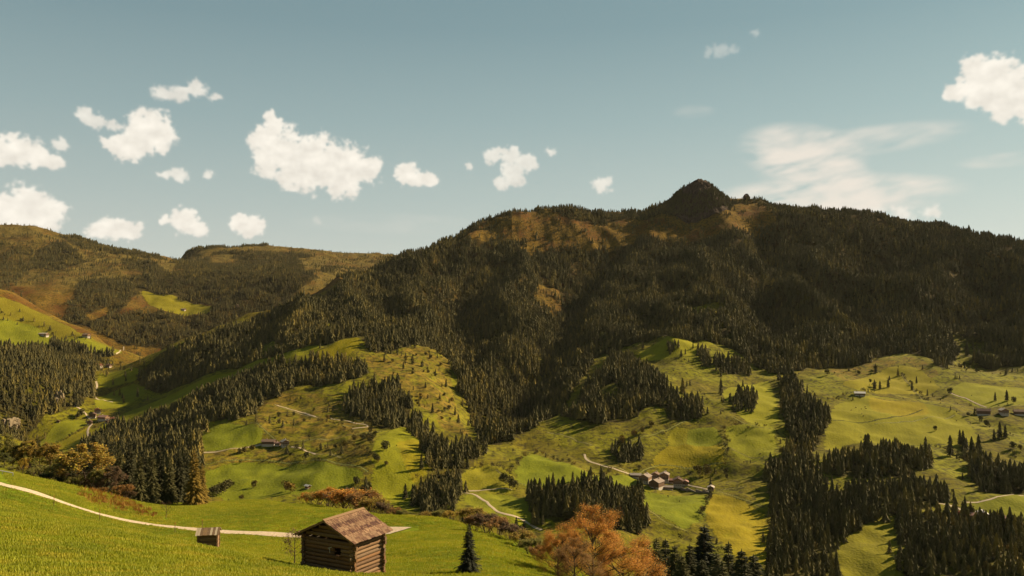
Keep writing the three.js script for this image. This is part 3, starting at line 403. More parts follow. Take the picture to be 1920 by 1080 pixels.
for (let d = 560; d < 5200;) {
  const step = d < 2800 ? 5.8 : 7.4;
  for (let x = -d * 0.64 - 60; x < d * 0.64 + 160; x += step) {
    const px = x + (rand() - 0.5) * step * 0.95, pz = -d - (rand() - 0.5) * step * 0.95, wf = d > 1700 ? 3 : 1, ww = woods(px + 9 * wf * noise(px / 19 / wf, pz / 19 / wf) + 4 * wf * noise(px / 7, pz / 7), pz + 10 * wf * noise(px / 21 / wf + 50, pz / 17 / wf)), thick = ww > 0.02 ? 0 : d < 1560 ? smooth(0.3, 0.35, fbm(px / 46 + 3 * noise(px / 90, pz / 90), pz / 28 + 61, 3)) * 0.9 : d > 2500 ? smooth(0.08, 0.28, fbm(px / 70, pz / 50 + 13, 3)) * 0.45 : 0, w = thick > 0.02 && !inField(px, pz) ? thick : ww, roll = rand(), r2 = rand(), r3 = rand(), r4 = rand();
    if (w < 0.02) continue;
    const open = fbm(px / 38 + 11, pz / 38, 3), gap = w > 0.8 && d < 1450 ? 0.5 + 0.5 * smooth(-0.5, -0.25, open) : w > 0.8 ? 0.1 + 0.9 * smooth(-0.36, -0.1, open) : 1;
    if (roll > w * gap * (0.75 + 0.25 * r4) * (w < 0.5 && !thick ? clamp(0.3 + 5 * open, 0, 3.5) : 1)) continue;
    const alpine = smooth(2250, 2650, -pz), h = (8 + 21 * (0.6 * r2 * (0.6 + 0.4 * r3) + 0.4 * clamp(0.5 + 1.3 * fbm(px / 70, pz / 70, 2), 0, 1))) * (1 - 0.25 * alpine) * (0.95 + 0.5 * noise(px / 33, pz / 33)) * (w < 0.5 ? 0.8 : 1) * (thick && d < 2000 ? 0.5 : 0.9);
    const broad = r3 < 0.04 + 0.2 * smooth(0.05, 0.35, fbm(px / 55 + 90, pz / 55, 2)) + (-pz < 1150 ? 0.05 : 0) + (thick && d < 2000 ? 0.5 : 0);
    if (!clearSight(px, ground(px, pz) + h * 1.4, pz)) continue;
    plants.push([broad ? 'broad' : 'spruce', px, pz, broad ? h * 0.66 : h, r4 * 6.28, 0.85 + 0.4 * rand(), clamp(rand() * 0.72 + 0.62 * fbm(px / 120 + 7, pz / 120, 3) + 0.12, 0, 0.999), null]);
  }
  d += step;
}
console.log('forest trees', plants.length);
// scattered trees on the meadows: [kind, density per hectare, tallest, outline, description]
const SPARSE = [
  ['spruce', 9, 15, [[690, 665], [760, 656], [830, 665], [848, 740], [872, 810], [830, 800], [780, 740], [740, 700]], 'steep'], ['broad', 12, 8, [[690, 670], [830, 665], [872, 810], [780, 760]], 'steep'],
  ['broad', 22, 11, [[660, 830], [700, 800], [712, 850], [690, 930], [660, 920]], 'hedge'], ['broad', 5, 9, [[480, 740], [640, 750], [700, 790], [650, 840], [480, 800]], 'pasture'], ['spruce', 5, 15, [[190, 690], [270, 675], [280, 700], [210, 760], [185, 745]], 'valley'],
  ['broad', 4, 12, [[1540, 700], [1660, 680], [1640, 735], [1560, 740]], 'right'], ['spruce', 3, 16, [[1640, 690], [1740, 690], [1720, 740], [1640, 740]], 'right'], ['broad', 14, 9, [[1600, 900], [1780, 895], [1820, 950], [1760, 955], [1650, 930]], 'bank'], ['broad', 9, 9, [[1330, 830], [1365, 830], [1375, 900], [1300, 905]], 'village'],
  ['spruce', 12, 14, [[0, 560], [110, 610], [220, 655], [120, 640], [0, 600]], 'spur'], ['broad', 40, 9, [[0, 575], [100, 620], [130, 640], [40, 600], [0, 590]], 'spur'], ['spruce', 9, 16, [[0, 440], [110, 450], [300, 490], [320, 520], [120, 525], [20, 540]], 'alp'], ['spruce', 12, 12, [[75, 680], [150, 680], [155, 700], [85, 715]], 'spur'],
  ['broad', 10, 9, [[340, 765], [460, 760], [470, 790], [380, 795]], 'pasture'], ['spruce', 3, 17, [[1190, 650], [1330, 645], [1380, 700], [1290, 740], [1210, 690]], 'knollmeadow'], ['broad', 8, 10, [[1780, 620], [1860, 640], [1890, 690], [1790, 690]], 'right'],
];
for (const [kind, per, tall, l] of [['broad', 2, 5, [[380, 800], [470, 740], [640, 740], [780, 800], [800, 900], [700, 930], [400, 930]]], ['broad', 2, 5, [[870, 920], [960, 840], [1100, 780], [1300, 790], [1440, 790], [1440, 1000], [1300, 1000], [1000, 990]]], ['broad', 2, 5, [[1540, 760], [1560, 690], [1720, 670], [1920, 700], [1920, 870], [1800, 830], [1560, 840]]], ['spruce', 7, 11, [[860, 450], [940, 415], [1040, 410], [1200, 420], [1440, 405], [1450, 415], [1180, 440], [1000, 455]]], ['spruce', 14, 13, [[0, 440], [110, 450], [300, 490], [320, 520], [120, 525], [20, 540]]], ['spruce', 18, 12, [[330, 485], [560, 472], [735, 482], [640, 512], [500, 500]]]]) SPARSE.push([kind, per, tall, l, 'open']);
const singles = [];
for (const [kind, per, tall, l, where] of SPARSE) {
  const p = surveyAll(l); if (p.length < 3) continue; const X = p.map((q) => q[0]), Z = p.map((q) => q[1]), x0 = Math.min(...X), x1 = Math.max(...X), z0 = Math.min(...Z), z1 = Math.max(...Z), n = Math.min(900, Math.round((x1 - x0) * (z1 - z0) / 10000 * per));
  for (let k = 0; k < n; k++) { const x = lerp(x0, x1, rand()), z = lerp(z0, z1, rand()), h = tall * (0.45 + 0.55 * rand()), t = rand(), w = rand(); if (inside(x, z, p) && woods(x, z) < 0.3 && clearSight(x, ground(x, z) + h, z)) singles.push([kind, x, z, h, t * 6.28, 0.85 + 0.5 * w, rand(), where]); }
}
// hedgerows between the fields
for (const l of [[[1560, 748], [1600, 738], [1642, 736]], [[1356, 800], [1362, 835], [1358, 872]], [[1690, 702], [1716, 730], [1742, 752]], [[1330, 930], [1322, 950], [1314, 972]], [[1110, 892], [1150, 880], [1185, 872]], [[640, 832], [690, 850], [712, 870]], [[300, 775], [340, 755], [400, 728]], [[1000, 848], [1030, 858], [1075, 872]], [[960, 880], [985, 856], [1010, 845]], [[1440, 800], [1400, 806], [1370, 790]], [[1750, 838], [1790, 850], [1812, 865]], [[590, 790], [640, 800], [670, 815]], [[90, 838], [130, 820], [165, 800]], [[1850, 800], [1870, 812], [1915, 820]], [[880, 880], [915, 868], [960, 892]]]) {
  const p = surveyAll(l); for (let i = 1; i < p.length; i++) { const len = Math.hypot(p[i][0] - p[i - 1][0], p[i][1] - p[i - 1][1]), n = Math.round(len / 5.5); for (let k = 0; k < n; k++) { const t = (k + rand()) / n, x = lerp(p[i - 1][0], p[i][0], t) + 3 * (rand() - 0.5), z = lerp(p[i - 1][1], p[i][1], t) + 3 * (rand() - 0.5); if (rand() < 0.78) singles.push(['broad', x, z, 3 + 5 * rand(), rand() * 6.28, 1.1 + 0.4 * rand(), rand(), 'open']); } }
}
// trees that stand alone: [bearing, kind, height, place]
for (const [px, py, kind, h, where] of [[535, 922, 'broad', 12, 'lowmeadow'], [475, 916, 'broad', 10, 'lowmeadow'], [452, 936, 'broad', 6, 'lowmeadow'], [545, 924, 'broad', 12, 'lowmeadow'], [405, 930, 'broad', 15, 'lowgrove'], [415, 928, 'broad', 15, 'lowgrove'], [425, 920, 'broad', 13, 'lowgrove'], [398, 935, 'broad', 14, 'lowgrove'], [432, 915, 'broad', 11, 'lowgrove'],
  [572, 862, 'broad', 10, 'farm'], [545, 855, 'broad', 6, 'farm'], [460, 850, 'broad', 9, 'farm'], [450, 852, 'broad', 8, 'farm'], [472, 845, 'broad', 9, 'farm'], [555, 842, 'broad', 7, 'farm'], [648, 838, 'broad', 8, 'pasture'], [724, 846, 'broad', 13, 'spurline'], [706, 866, 'broad', 12, 'spurline'], [702, 820, 'broad', 9, 'spurline'], [724, 872, 'broad', 6, 'spurline'], [668, 910, 'broad', 12, 'spurline'], [686, 925, 'spruce', 18, 'spurline'], [790, 880, 'spruce', 18, 'spurline'], [760, 935, 'spruce', 16, 'spurline'],
  [1780, 740, 'broad', 12, 'lone'], [1628, 822, 'broad', 6, 'lone'], [1753, 808, 'broad', 8, 'lone'], [1815, 780, 'broad', 7, 'farmright'], [1640, 730, 'spruce', 16, 'barn'], [1650, 730, 'spruce', 14, 'barn'], [1710, 732, 'spruce', 15, 'lone'], [1684, 705, 'spruce', 14, 'lone'], [1642, 700, 'spruce', 17, 'barn'], [1866, 752, 'spruce', 14, 'farmright'], [1888, 752, 'spruce', 17, 'farmright'], [1900, 756, 'broad', 10, 'farmright'], [1875, 822, 'spruce', 22, 'farmright'], [1885, 822, 'spruce', 18, 'farmright'], [1864, 826, 'spruce', 15, 'farmright'], [1915, 846, 'broad', 9, 'farmright'], [1900, 842, 'broad', 10, 'farmright'], [1850, 800, 'broad', 12, 'farmright'], [1840, 792, 'broad', 10, 'farmright'],
  [1800, 835, 'spruce', 20, 'rightrow'], [1806, 836, 'spruce', 20, 'rightrow'], [1835, 850, 'spruce', 24, 'rightrow'], [1822, 850, 'spruce', 21, 'rightrow'], [1782, 856, 'spruce', 26, 'rightrow'],
  [1312, 892, 'broad', 13, 'village'], [1324, 890, 'broad', 13, 'village'], [1302, 882, 'broad', 6, 'village'], [1158, 842, 'broad', 12, 'village'], [1165, 836, 'broad', 14, 'village'], [1190, 818, 'broad', 11, 'village'], [1204, 812, 'broad', 9, 'village'], [1222, 800, 'broad', 10, 'village'], [1280, 738, 'spruce', 24, 'knollmeadow'], [1352, 738, 'spruce', 24, 'knollmeadow'], [1200, 880, 'broad', 6, 'village'], [955, 915, 'broad', 14, 'trackside'], [948, 908, 'broad', 13, 'trackside'], [962, 918, 'broad', 11, 'trackside'], [940, 905, 'broad', 9, 'trackside'], [1000, 985, 'spruce', 16, 'trackside'], [1008, 984, 'spruce', 13, 'trackside'], [1017, 984, 'spruce', 11, 'trackside'], [1318, 960, 'broad', 6, 'village'],
  [72, 835, 'broad', 12, 'hamletfield'], [130, 820, 'broad', 6, 'hamletfield'], [152, 780, 'broad', 14, 'hamletfield'], [146, 784, 'broad', 12, 'hamletfield'], [40, 840, 'broad', 9, 'hamletfield'], [212, 722, 'spruce', 15, 'valley'], [236, 715, 'spruce', 10, 'valley'], [246, 695, 'spruce', 12, 'valley'], [262, 682, 'spruce', 16, 'valley'], [270, 684, 'spruce', 13, 'valley'], [258, 745, 'spruce', 19, 'valley'], [232, 755, 'spruce', 15, 'valley'], [226, 684, 'broad', 9, 'valley']]) {
  const p = survey(px, py); if (p) singles.push([kind, ...p, h, rand() * 6.28, 0.95 + 0.3 * rand(), rand(), where]);
}
const WHERE = { steep: 'on the steep dry slope beside the ravine', hedge: 'in the hedge left of the lit spur', pasture: 'on the pasture round the lone farm', valley: 'on the green valley floor, left', right: 'on the upper right meadows', bank: 'on the scrubby bank at lower right', village: 'in the fields by the village', spur: 'on the meadow spur, far left', alp: 'on the high pasture, far left', knollmeadow: 'on the bright knoll meadow', lowmeadow: 'in the low meadow beyond the road', lowgrove: 'in the round grove beside the larch', farm: 'beside the lone farm', spurline: 'along the lit grassy spur', farmright: 'by the farm at right edge', barn: 'beside the white roofed barn', rightrow: 'in the short row below the right farm', trackside: 'beside the pale valley track', hamletfield: 'in the fields round the hamlet', lone: 'alone on the wide right meadow', open: 'scattered on open pasture', shoulder: 'in the shoulder wood below the knoll', middle: 'in the dense wood on the left slope', gully: 'in the gully wood left of the village', knoll: 'on the dark knoll above the village', grove: 'in the grove below the village', column: 'in the wooded belt by the yellow field', strip: 'in the wooded strip across the right meadow', lower: 'in the bottom right wood', mountain: 'at the foot of the mountain forest', west: 'in the dark wood at left edge' };
const woodOf = (x, z) => { let w = 'mountain'; for (const [n, , l] of woodOutlines) if (n !== 'mountain' && n !== 'hills' && inside(x, z, l)) w = n; return w; };
const TONES = { spruce: [[0.75, 0.78, 0.8], [1.0, 1.0, 1.0], [1.4, 1.3, 1.05], [2.3, 1.95, 1.2]], broad: [[0.75, 0.8, 0.8], [1.0, 1.0, 1.0], [1.4, 1.2, 0.9], [1.9, 1.35, 0.75]] };
const toneOf = (kind, t) => { const l = TONES[kind], k = t ** 1.45 * 2.999, i = Math.floor(k), f = k - i; return [0, 1, 2].map((q) => lerp(l[i][q], l[i + 1][q], f)); };
const all = plants.concat(singles), rest = { spruce: [], broad: [] };
for (const kind of ['spruce', 'broad']) {
  const mine = all.filter((p) => p[0] === kind).sort((a, b) => b[3] / -b[2] * (b[7] && b[7] !== 'open' ? 3 : 1) - a[3] / -a[2] * (a[7] && a[7] !== 'open' ? 3 : 1)), own = kind === 'spruce' ? 290 : 295;
  rest[kind] = mine.slice(own);
  const proto = {}, mats = TONES[kind].map((c) => { const m = (kind === 'spruce' ? SPRUCE : BROAD).clone(); m.color.setRGB(m.color.r * c[0], m.color.g * c[1], m.color.b * c[2]); return m; });
  const chosen = mine.slice(0, own).map((p) => ({ p, key: p[7] || woodOf(p[1], p[2]) })), byPlace = {};
  for (const c of chosen) (byPlace[c.key] ||= []).push(c);
  for (const list of Object.values(byPlace)) {                     // how each stands among its neighbours: left to right, near to far, short to tall
    const rank = (f, n, words) => { const o = [...list].sort((u, w) => f(u.p) - f(w.p)), k = list.length < 4 ? 1 : list.length < 9 ? Math.min(2, n) : n; o.forEach((c, i) => { c.words = (c.words || []).concat(k === 1 ? '' : words[k === 2 && n > 2 ? Math.floor(i / o.length * 2) * (n - 1) : Math.floor(i / o.length * k)]); }); };
    rank((p) => p[3], 3, ['short', 'middling', 'tall']); rank((p) => p[1] / -p[2], 5, ['far left', 'left', 'centre', 'right', 'far right']); rank((p) => -p[2], 3, ['front', 'middle', 'back']);
  }
  chosen.forEach(({ p: [, x, z, h, turn, w, tone], key: wood, words }) => {
    const v = Math.floor(tone * 977) % 3, m = Math.min(3, Math.floor(tone * tone * 3.4)), key = `${v}${m}`, place = WHERE[wood] || WHERE.mountain, [size, side, row] = words, hue = kind === 'spruce' ? ['blackish', 'dark', 'olive', 'brownish'][m] : ['dark', 'olive', 'ochre', 'rusty'][m];
    const label = `${size} ${hue} ${kind === 'spruce' ? 'spruce' : 'broadleaf tree'}${row || side ? ',' : ''} ${side} ${row} ${place}`.replace(/ +/g, ' ').trim(), pos = [x, ground(x, z) - 0.2, z], sc = [h * w, h, h * w], group = (kind === 'spruce' ? 'spruces ' : 'broadleaf trees ') + place;
    if (!proto[key]) { const t = thing(kind === 'spruce' ? 'spruce_tree' : 'broadleaf_tree', label, 'tree', pos, turn, group); part('trunk', STICK, BARK, t); part('crown', (kind === 'spruce' ? midSpruces : midBroads)[v], mats[m], t); t.scale.set(...sc); proto[key] = t; } else copyOf(proto[key], label, pos, turn, sc, group);
  });
}
function mass(name, label, geos, list, material) {
  const o = new THREE.Group(); o.name = name; scene.add(o); tag(o, label, 'forest', null, 'stuff');
  const M = new THREE.Matrix4(), Q = new THREE.Quaternion(), Y = new THREE.Vector3(0, 1, 0), C = new THREE.Color();
  geos.forEach((geo, v) => {
    const l = list.filter((_, k) => k % geos.length === v), im = new THREE.InstancedMesh(geo, material, l.length); im.name = name + '_crowns'; im.userData.kind = 'stuff'; im.castShadow = im.receiveShadow = true;
    l.forEach(([kind, x, z, h, turn, w, tone], k) => { M.compose(new THREE.Vector3(x, ground(x, z) - 0.4, z), Q.setFromAxisAngle(Y, turn), new THREE.Vector3(h * w, h, h * w)); im.setMatrixAt(k, M); im.setColorAt(k, C.setRGB(...toneOf(kind, tone))); });
    o.add(im);
  });
}
mass('spruce_forest', 'dark spruce forest covering the mountain sides', farSpruces, rest.spruce, SPRUCE);
mass('broadleaf_woodland', 'olive broadleaf trees scattered through the spruce forest', farBroads, rest.broad, BROAD);
console.log('far trees ready', rest.spruce.length, rest.broad.length);

// ---------------------------------------------------------------- the near hillside: road, huts, trees, bushes, grass
const gy = (x, z) => ground(x, z);
const aside = (px, d) => bearing(px, 600)[0] * d;
function ribbon(pts, width, lift, across = 4, step = 1.2) {       // a strip of road laid on the ground
  const curve = new THREE.CatmullRomCurve3(pts.map(([x, z]) => new THREE.Vector3(x, 0, z))), n = Math.ceil(curve.getLength() / step), P = curve.getSpacedPoints(n), pos = [], uv = [], idx = [];
  P.forEach((p, i) => {
    const a = P[Math.max(0, i - 1)], b = P[Math.min(n, i + 1)], tx = b.x - a.x, tz = b.z - a.z, l = Math.hypot(tx, tz), nx = -tz / l, nz = tx / l, w = typeof width === 'function' ? width(i / n) : width;
    for (let k = 0; k <= across; k++) { const s = (k / across - 0.5) * w * (1 + 0.06 * noise(i * 0.21, k)), x = p.x + nx * s, z = p.z + nz * s; pos.push(x, gy(x, z) + lift * (k === 0 || k === across ? 0.4 : 1), z); uv.push(x / 4, z / 4); }
    if (i) for (let k = 0; k < across; k++) { const c = i * (across + 1) + k, q = c - across - 1; idx.push(q, q + 1, c, q + 1, c + 1, c); }
  });
  const g = new THREE.BufferGeometry(); g.setAttribute('position', new THREE.Float32BufferAttribute(pos, 3)); g.setAttribute('uv', new THREE.Float32BufferAttribute(uv, 2)); g.setIndex(idx); g.computeVertexNormals(); return g;
}
function noiseMap(size, base, amp, fx, fy, seed = 0) { const d = new Uint8Array(size * size * 4); for (let j = 0; j < size; j++) for (let i = 0; i < size; i++) { const v = 1 + amp * (fbm(i / fx + seed, j / fy, 4) + 0.4 * noise(i / 2 + seed, j / 2)), o = (j * size + i) * 4; for (let q = 0; q < 3; q++) d[o + q] = clamp(255 * base[q] * v, 0, 255); d[o + 3] = 255; } const t = new THREE.DataTexture(d, size, size); t.colorSpace = THREE.SRGBColorSpace; t.magFilter = THREE.LinearFilter; t.wrapS = t.wrapT = THREE.RepeatWrapping; t.needsUpdate = true; return t; }
const GRAVEL = new THREE.MeshPhysicalMaterial({ specularIntensity: 0.2, map: noiseMap(256, [0.66, 0.58, 0.48], 0.3, 22, 22), roughness: 1, side: THREE.DoubleSide });
const roadPts = [[-70, 862], [-30, 884], [0, 907], [60, 922], [140, 950], [220, 973], [300, 986], [400, 996], [500, 1001], [560, 1004], [650, 1002], [715, 998], [752, 996]].map(([px, py]) => survey(px, py, 75, 330));
structure('road', ribbon(roadPts, (t) => t > 0.9 ? lerp(3.6, 9, Math.sin((t - 0.9) / 0.1 * Math.PI * 0.8)) : lerp(7.6, 3.6, smooth(0.1, 0.45, t)), 0.12, 6, 0.9), GRAVEL);
const VROADS = [[2.8, [[866, 922], [900, 934], [940, 962], [985, 978], [1016, 994]]], [2.8, [[866, 922], [900, 920], [960, 918]]], [3, [[232, 650], [225, 658], [218, 664]]], [3.4, [[180, 715], [182, 725], [176, 735], [178, 745], [195, 750], [212, 754]]], [3, [[140, 761], [150, 766], [160, 775], [168, 786]]], [3.4, [[172, 795], [165, 806], [166, 816], [172, 822]]], [2.6, [[1096, 852], [1100, 862], [1120, 870], [1160, 882], [1190, 892]]], [2.6, [[1285, 908], [1310, 914], [1330, 920]]], [3, [[1760, 944], [1800, 955], [1850, 970], [1925, 984]]], [2.4, [[1810, 942], [1850, 938], [1925, 930]]], [2.4, [[520, 760], [560, 772], [592, 782]]], [2.4, [[380, 849], [430, 842], [490, 834]]], [2.4, [[546, 838], [580, 848], [592, 852]]], [2.2, [[620, 784], [660, 792], [690, 800], [660, 804]]], [2.4, [[1780, 736], [1830, 756], [1850, 764]]]];
for (const [w, l] of VROADS) { const p = surveyAll(l); if (p.length > 1) structure('valley_track', ribbon(p, w, 0.35, 2, 4), GRAVEL); }

// --- wood
const WOOD_MAP = noiseMap(256, [1, 1, 1], 0.4, 60, 4, 5); 
const wood = (c) => new THREE.MeshPhysicalMaterial({ specularIntensity: 0.25, color: new THREE.Color(...c), map: WOOD_MAP, roughness: 0.85, bumpMap: WOOD_MAP, bumpScale: 0.006 });
const LOGS = [[0.19, 0.105, 0.05], [0.22, 0.13, 0.066], [0.14, 0.078, 0.04], [0.2, 0.1, 0.042], [0.17, 0.105, 0.058]].map(wood), ENDS = wood([0.42, 0.32, 0.21]);
const SHINGLE = [[0.175, 0.094, 0.052], [0.24, 0.14, 0.077], [0.125, 0.062, 0.036], [0.08, 0.036, 0.024], [0.195, 0.11, 0.06]];
const hr = rng(555);
function logGeometry(len, rv, rh, seed) {                          // lies along x, hewn: flatter than round, slightly uneven
  const g = new THREE.CylinderGeometry(1, 1, len, 9, 6), p = g.attributes.position, r = rng(seed), ph = r() * 9; g.rotateZ(Math.PI / 2);
  for (let i = 0; i < p.count; i++) { const x = p.getX(i), k = 1 + 0.09 * noise(x * 1.3 + ph, p.getY(i) * 1.5 + p.getZ(i) * 2.1), sq = (v) => Math.sign(v) * Math.abs(v) ** 0.7; p.setXYZ(i, x, sq(p.getY(i)) * rv * k + 0.02 * noise(x * 0.7 + ph, 3), sq(p.getZ(i)) * rh * k); }
  g.computeVertexNormals(); return g;
}
function boxPile(list) { return mergeGeometries(list.map(([w, h, d, x, y, z, rx = 0, ry = 0, rz = 0]) => { const g = new THREE.BoxGeometry(w, h, d); g.rotateX(rx); g.rotateY(ry); g.rotateZ(rz); g.translate(x, y, z); return g; })); }
function shingleRow(len, rowLen, thick, minW, maxW, palette) {     // along x, one course of split shingles lying in the xz plane, z down the slope
  const gs = [], rowTone = 0.82 + 0.36 * hr(); let x = -len / 2;
  while (x < len / 2 - 0.04) { const w = Math.min(len / 2 - x, minW + hr() * (maxW - minW)), g = new THREE.BoxGeometry(Math.max(0.02, w - 0.014), thick, rowLen * (0.93 + 0.14 * hr())), c = palette[Math.floor(hr() * palette.length)], v = rowTone * (0.86 + 0.28 * hr()); g.rotateY((hr() - 0.5) * 0.04); g.rotateX(0.065 + (hr() - 0.5) * 0.04); g.translate(x + w / 2, thick * hr() * 0.6, (hr() - 0.5) * 0.05); const n = g.attributes.position.count, col = new Float32Array(n * 3); for (let i = 0; i < n; i++) col.set(c.map((q) => q * v), i * 3); g.setAttribute('color', new THREE.BufferAttribute(col, 3)); gs.push(g); x += w; }
  return mergeGeometries(gs);
}
const SHINGLE_MAT = new THREE.MeshPhysicalMaterial({ specularIntensity: 0.25, vertexColors: true, roughness: 0.85, map: WOOD_MAP });
{ // the log hut on the meadow
  const xa = [0.876, 0.482], za = [-0.482, 0.876], W = 4.05, L = 3.0, N = [-10.08, -55], cx = N[0] - xa[0] * 2.18 - za[0] * 1.59, cz = N[1] - xa[1] * 2.18 - za[1] * 1.59, baseY = EYE - 17.75, wallH = 3.62;
  const hut = thing('log_hut', 'weathered log hay hut with shingled gable roof on the near meadow', 'hut', [cx, baseY, cz], -0.503);
  const step = 0.25, n = Math.floor(wallH / step), pitch = 0.43, rise = Math.tan(pitch);
  let q = 0; const log = (len, x, y, z, turn, rv = 0.118) => { const m = part('log', logGeometry(len, rv * (0.9 + 0.16 * hr()), 0.085 + 0.02 * hr(), 40 + q), LOGS[Math.floor(hr() * 5)], hut); q++; m.position.set(x, y + 0.015 * (hr() - 0.5), z); m.rotation.set(0, turn, 0.008 * (hr() - 0.5)); return m; };
  for (let k = 0; k < n; k++) {
    const y = 0.12 + k * step, e = 0.2 + 0.12 * hr();
    for (const s of [-1, 1]) log(L + 2 * e, s * W / 2, y + step / 2, (hr() - 0.5) * 0.1, Math.PI / 2);
    for (const s of [-1, 1]) {
      if (s > 0 && (k === 10 || k === 11)) { log(2.75, -W / 2 - 0.25 + 1.375, y, s * L / 2, 0); log(1.2, W / 2 + 0.25 - 0.6, y, s * L / 2, 0); } else log(W + 2 * e, (hr() - 0.5) * 0.1, y, s * L / 2, 0);
    }
  }
  for (let y = wallH + 0.1; y < wallH + W / 2 * rise - 0.1; y += step) for (const s of [-1, 1]) { const len = W - 2 * (y - wallH) / rise + 0.1; if (len > 0.4) log(len, 0, y, s * L / 2, 0); }
  // board over the opening, a pale hay hook hanging beside it, sill
  const sill = part('sill_board', new THREE.BoxGeometry(0.9, 0.05, 0.16), LOGS[3], hut); sill.position.set(0.62, 2.5, L / 2 + 0.1);
  const hook = part('hay_hook', mergeGeometries([...tube([[0, 0, 0], [0.02, -0.3, 0]], [0.02, 0.02], 5), ...tube([[-0.14, -0.02, 0], [0.16, 0.08, 0]], [0.02, 0.02], 5)]), std([0.55, 0.5, 0.42]), hut); hook.position.set(0.2, 2.95, L / 2 + 0.14);
  // roof
  const roofL = L + 1.1, eave = 0.42, slope = (W / 2 + eave) / Math.cos(pitch), topY = wallH + W / 2 * rise + 0.16;
  for (const s of [-1, 1]) {
    const deck = part('roof_deck', new THREE.BoxGeometry(roofL - 0.04, 0.05, slope - 0.06), LOGS[2], hut);
    const place = (m, t, up) => { const c = Math.cos(pitch), sn = Math.sin(pitch); m.rotation.set(0, 0, 0); m.rotation.order = 'YXZ'; m.rotation.y = s * Math.PI / 2; m.rotation.x = pitch; m.position.set(s * (t * c + up * sn), topY - t * sn + up * c, 0); };
    place(deck, slope / 2, 0);
    const rows = 13, dark = new Set(s > 0 ? [3, 4, 7, 8] : [1, 2, 5, 6, 9]);
    for (let k = 0; k < rows; k++) {
      const t = 0.14 + k * (slope - 0.18) / (rows - 1), boards = k > 9, pal = dark.has(k) ? [SHINGLE[3], SHINGLE[2], SHINGLE[3], SHINGLE[0]] : [SHINGLE[0], SHINGLE[1], SHINGLE[4], SHINGLE[1], SHINGLE[2]];
      const row = part('shingle_row', shingleRow(roofL + 0.08 * hr(), 0.31, 0.034, boards ? 0.2 : 0.09, boards ? 0.42 : 0.17, pal), SHINGLE_MAT, hut, null); row.userData.kind = 'stuff'; place(row, t, 0.05 + 0.004 * (k % 2));
    }
    const beam = part('eave_beam', logGeometry(roofL - 0.1, 0.07, 0.06, 900 + s), LOGS[2], hut); beam.position.set(s * (W / 2 + 0.12), wallH - 0.02, 0); beam.rotation.y = Math.PI / 2;
    for (const e of [-1, 1]) { const b = part('barge_board', new THREE.BoxGeometry(0.04, 0.1, slope), LOGS[1], hut); b.rotation.order = 'YXZ'; const c = Math.cos(pitch), sn = Math.sin(pitch), t = slope / 2; b.rotation.x = 0; b.rotation.y = s * Math.PI / 2; b.rotation.x = pitch; b.geometry = new THREE.BoxGeometry(0.05, 0.1, slope); b.position.set(s * t * c, topY - t * sn, e * (roofL / 2 - 0.06) + e * 0.02); }
  }
  const cap = part('ridge_board', new THREE.BoxGeometry(0.22, 0.035, roofL + 0.05), LOGS[1], hut); cap.position.set(0.06, topY + 0.1, 0); cap.rotation.z = -0.45;
  // floor log sticking out low at the far end of the long wall
  const low = log(2.2, W / 2 + 0.1, 0.05, -0.9, Math.PI / 2, 0.1); low.rotation.z = 0.05;
}
{ // the small shed by the road
  const sp = survey(391, 1025, 80, 330), x = sp[0], z = sp[1], y = gy(x, z) + 0.15, W = 2.35, L = 1.9, shed = thing('small_shed', 'small dark log shed with pale board roof below the road', 'shed', [x, y, z], 0.18);
  let q = 0; for (let k = -3; k < 8; k++) { const yy = 0.12 + k * 0.2; for (const s of [-1, 1]) { const a = part('log', logGeometry(W + 0.3, 0.09, 0.07, 300 + q), LOGS[q++ % 3], shed); a.position.set(0, yy, s * L / 2); const b = part('log', logGeometry(L + 0.3, 0.09, 0.07, 300 + q), LOGS[q++ % 3], shed); b.position.set(s * W / 2, yy + 0.1, 0); b.rotation.y = Math.PI / 2; } }
  const pitch = 0.5, run = L / 2 + 0.35, slope = run / Math.cos(pitch), top = 1.75 + run * Math.tan(pitch) - 0.1;
  for (const s of [-1, 1]) for (let k = 0; k < 10; k++) { const w = (W + 0.7) / 10, b = part('roof_board', new THREE.BoxGeometry(w - 0.03, 0.04, slope * (0.97 + 0.08 * hr())), [ENDS, LOGS[1], ENDS, LOGS[4]][Math.floor(hr() * 4)], shed); b.rotation.order = 'YXZ'; b.rotation.x = s * pitch; b.position.set(-(W + 0.7) / 2 + w * (k + 0.5), top - Math.sin(pitch) * slope / 2 + 0.015 * (k % 2), s * run / 2); }
  for (const s of [-1, 1]) for (let k = 0; k < 3; k++) { const g = part('log', logGeometry(L * (0.8 - 0.28 * k), 0.08, 0.06, 380 + k), LOGS[2], shed); g.position.set(s * W / 2, 1.78 + 0.17 * k, 0); g.rotation.y = Math.PI / 2; }
}
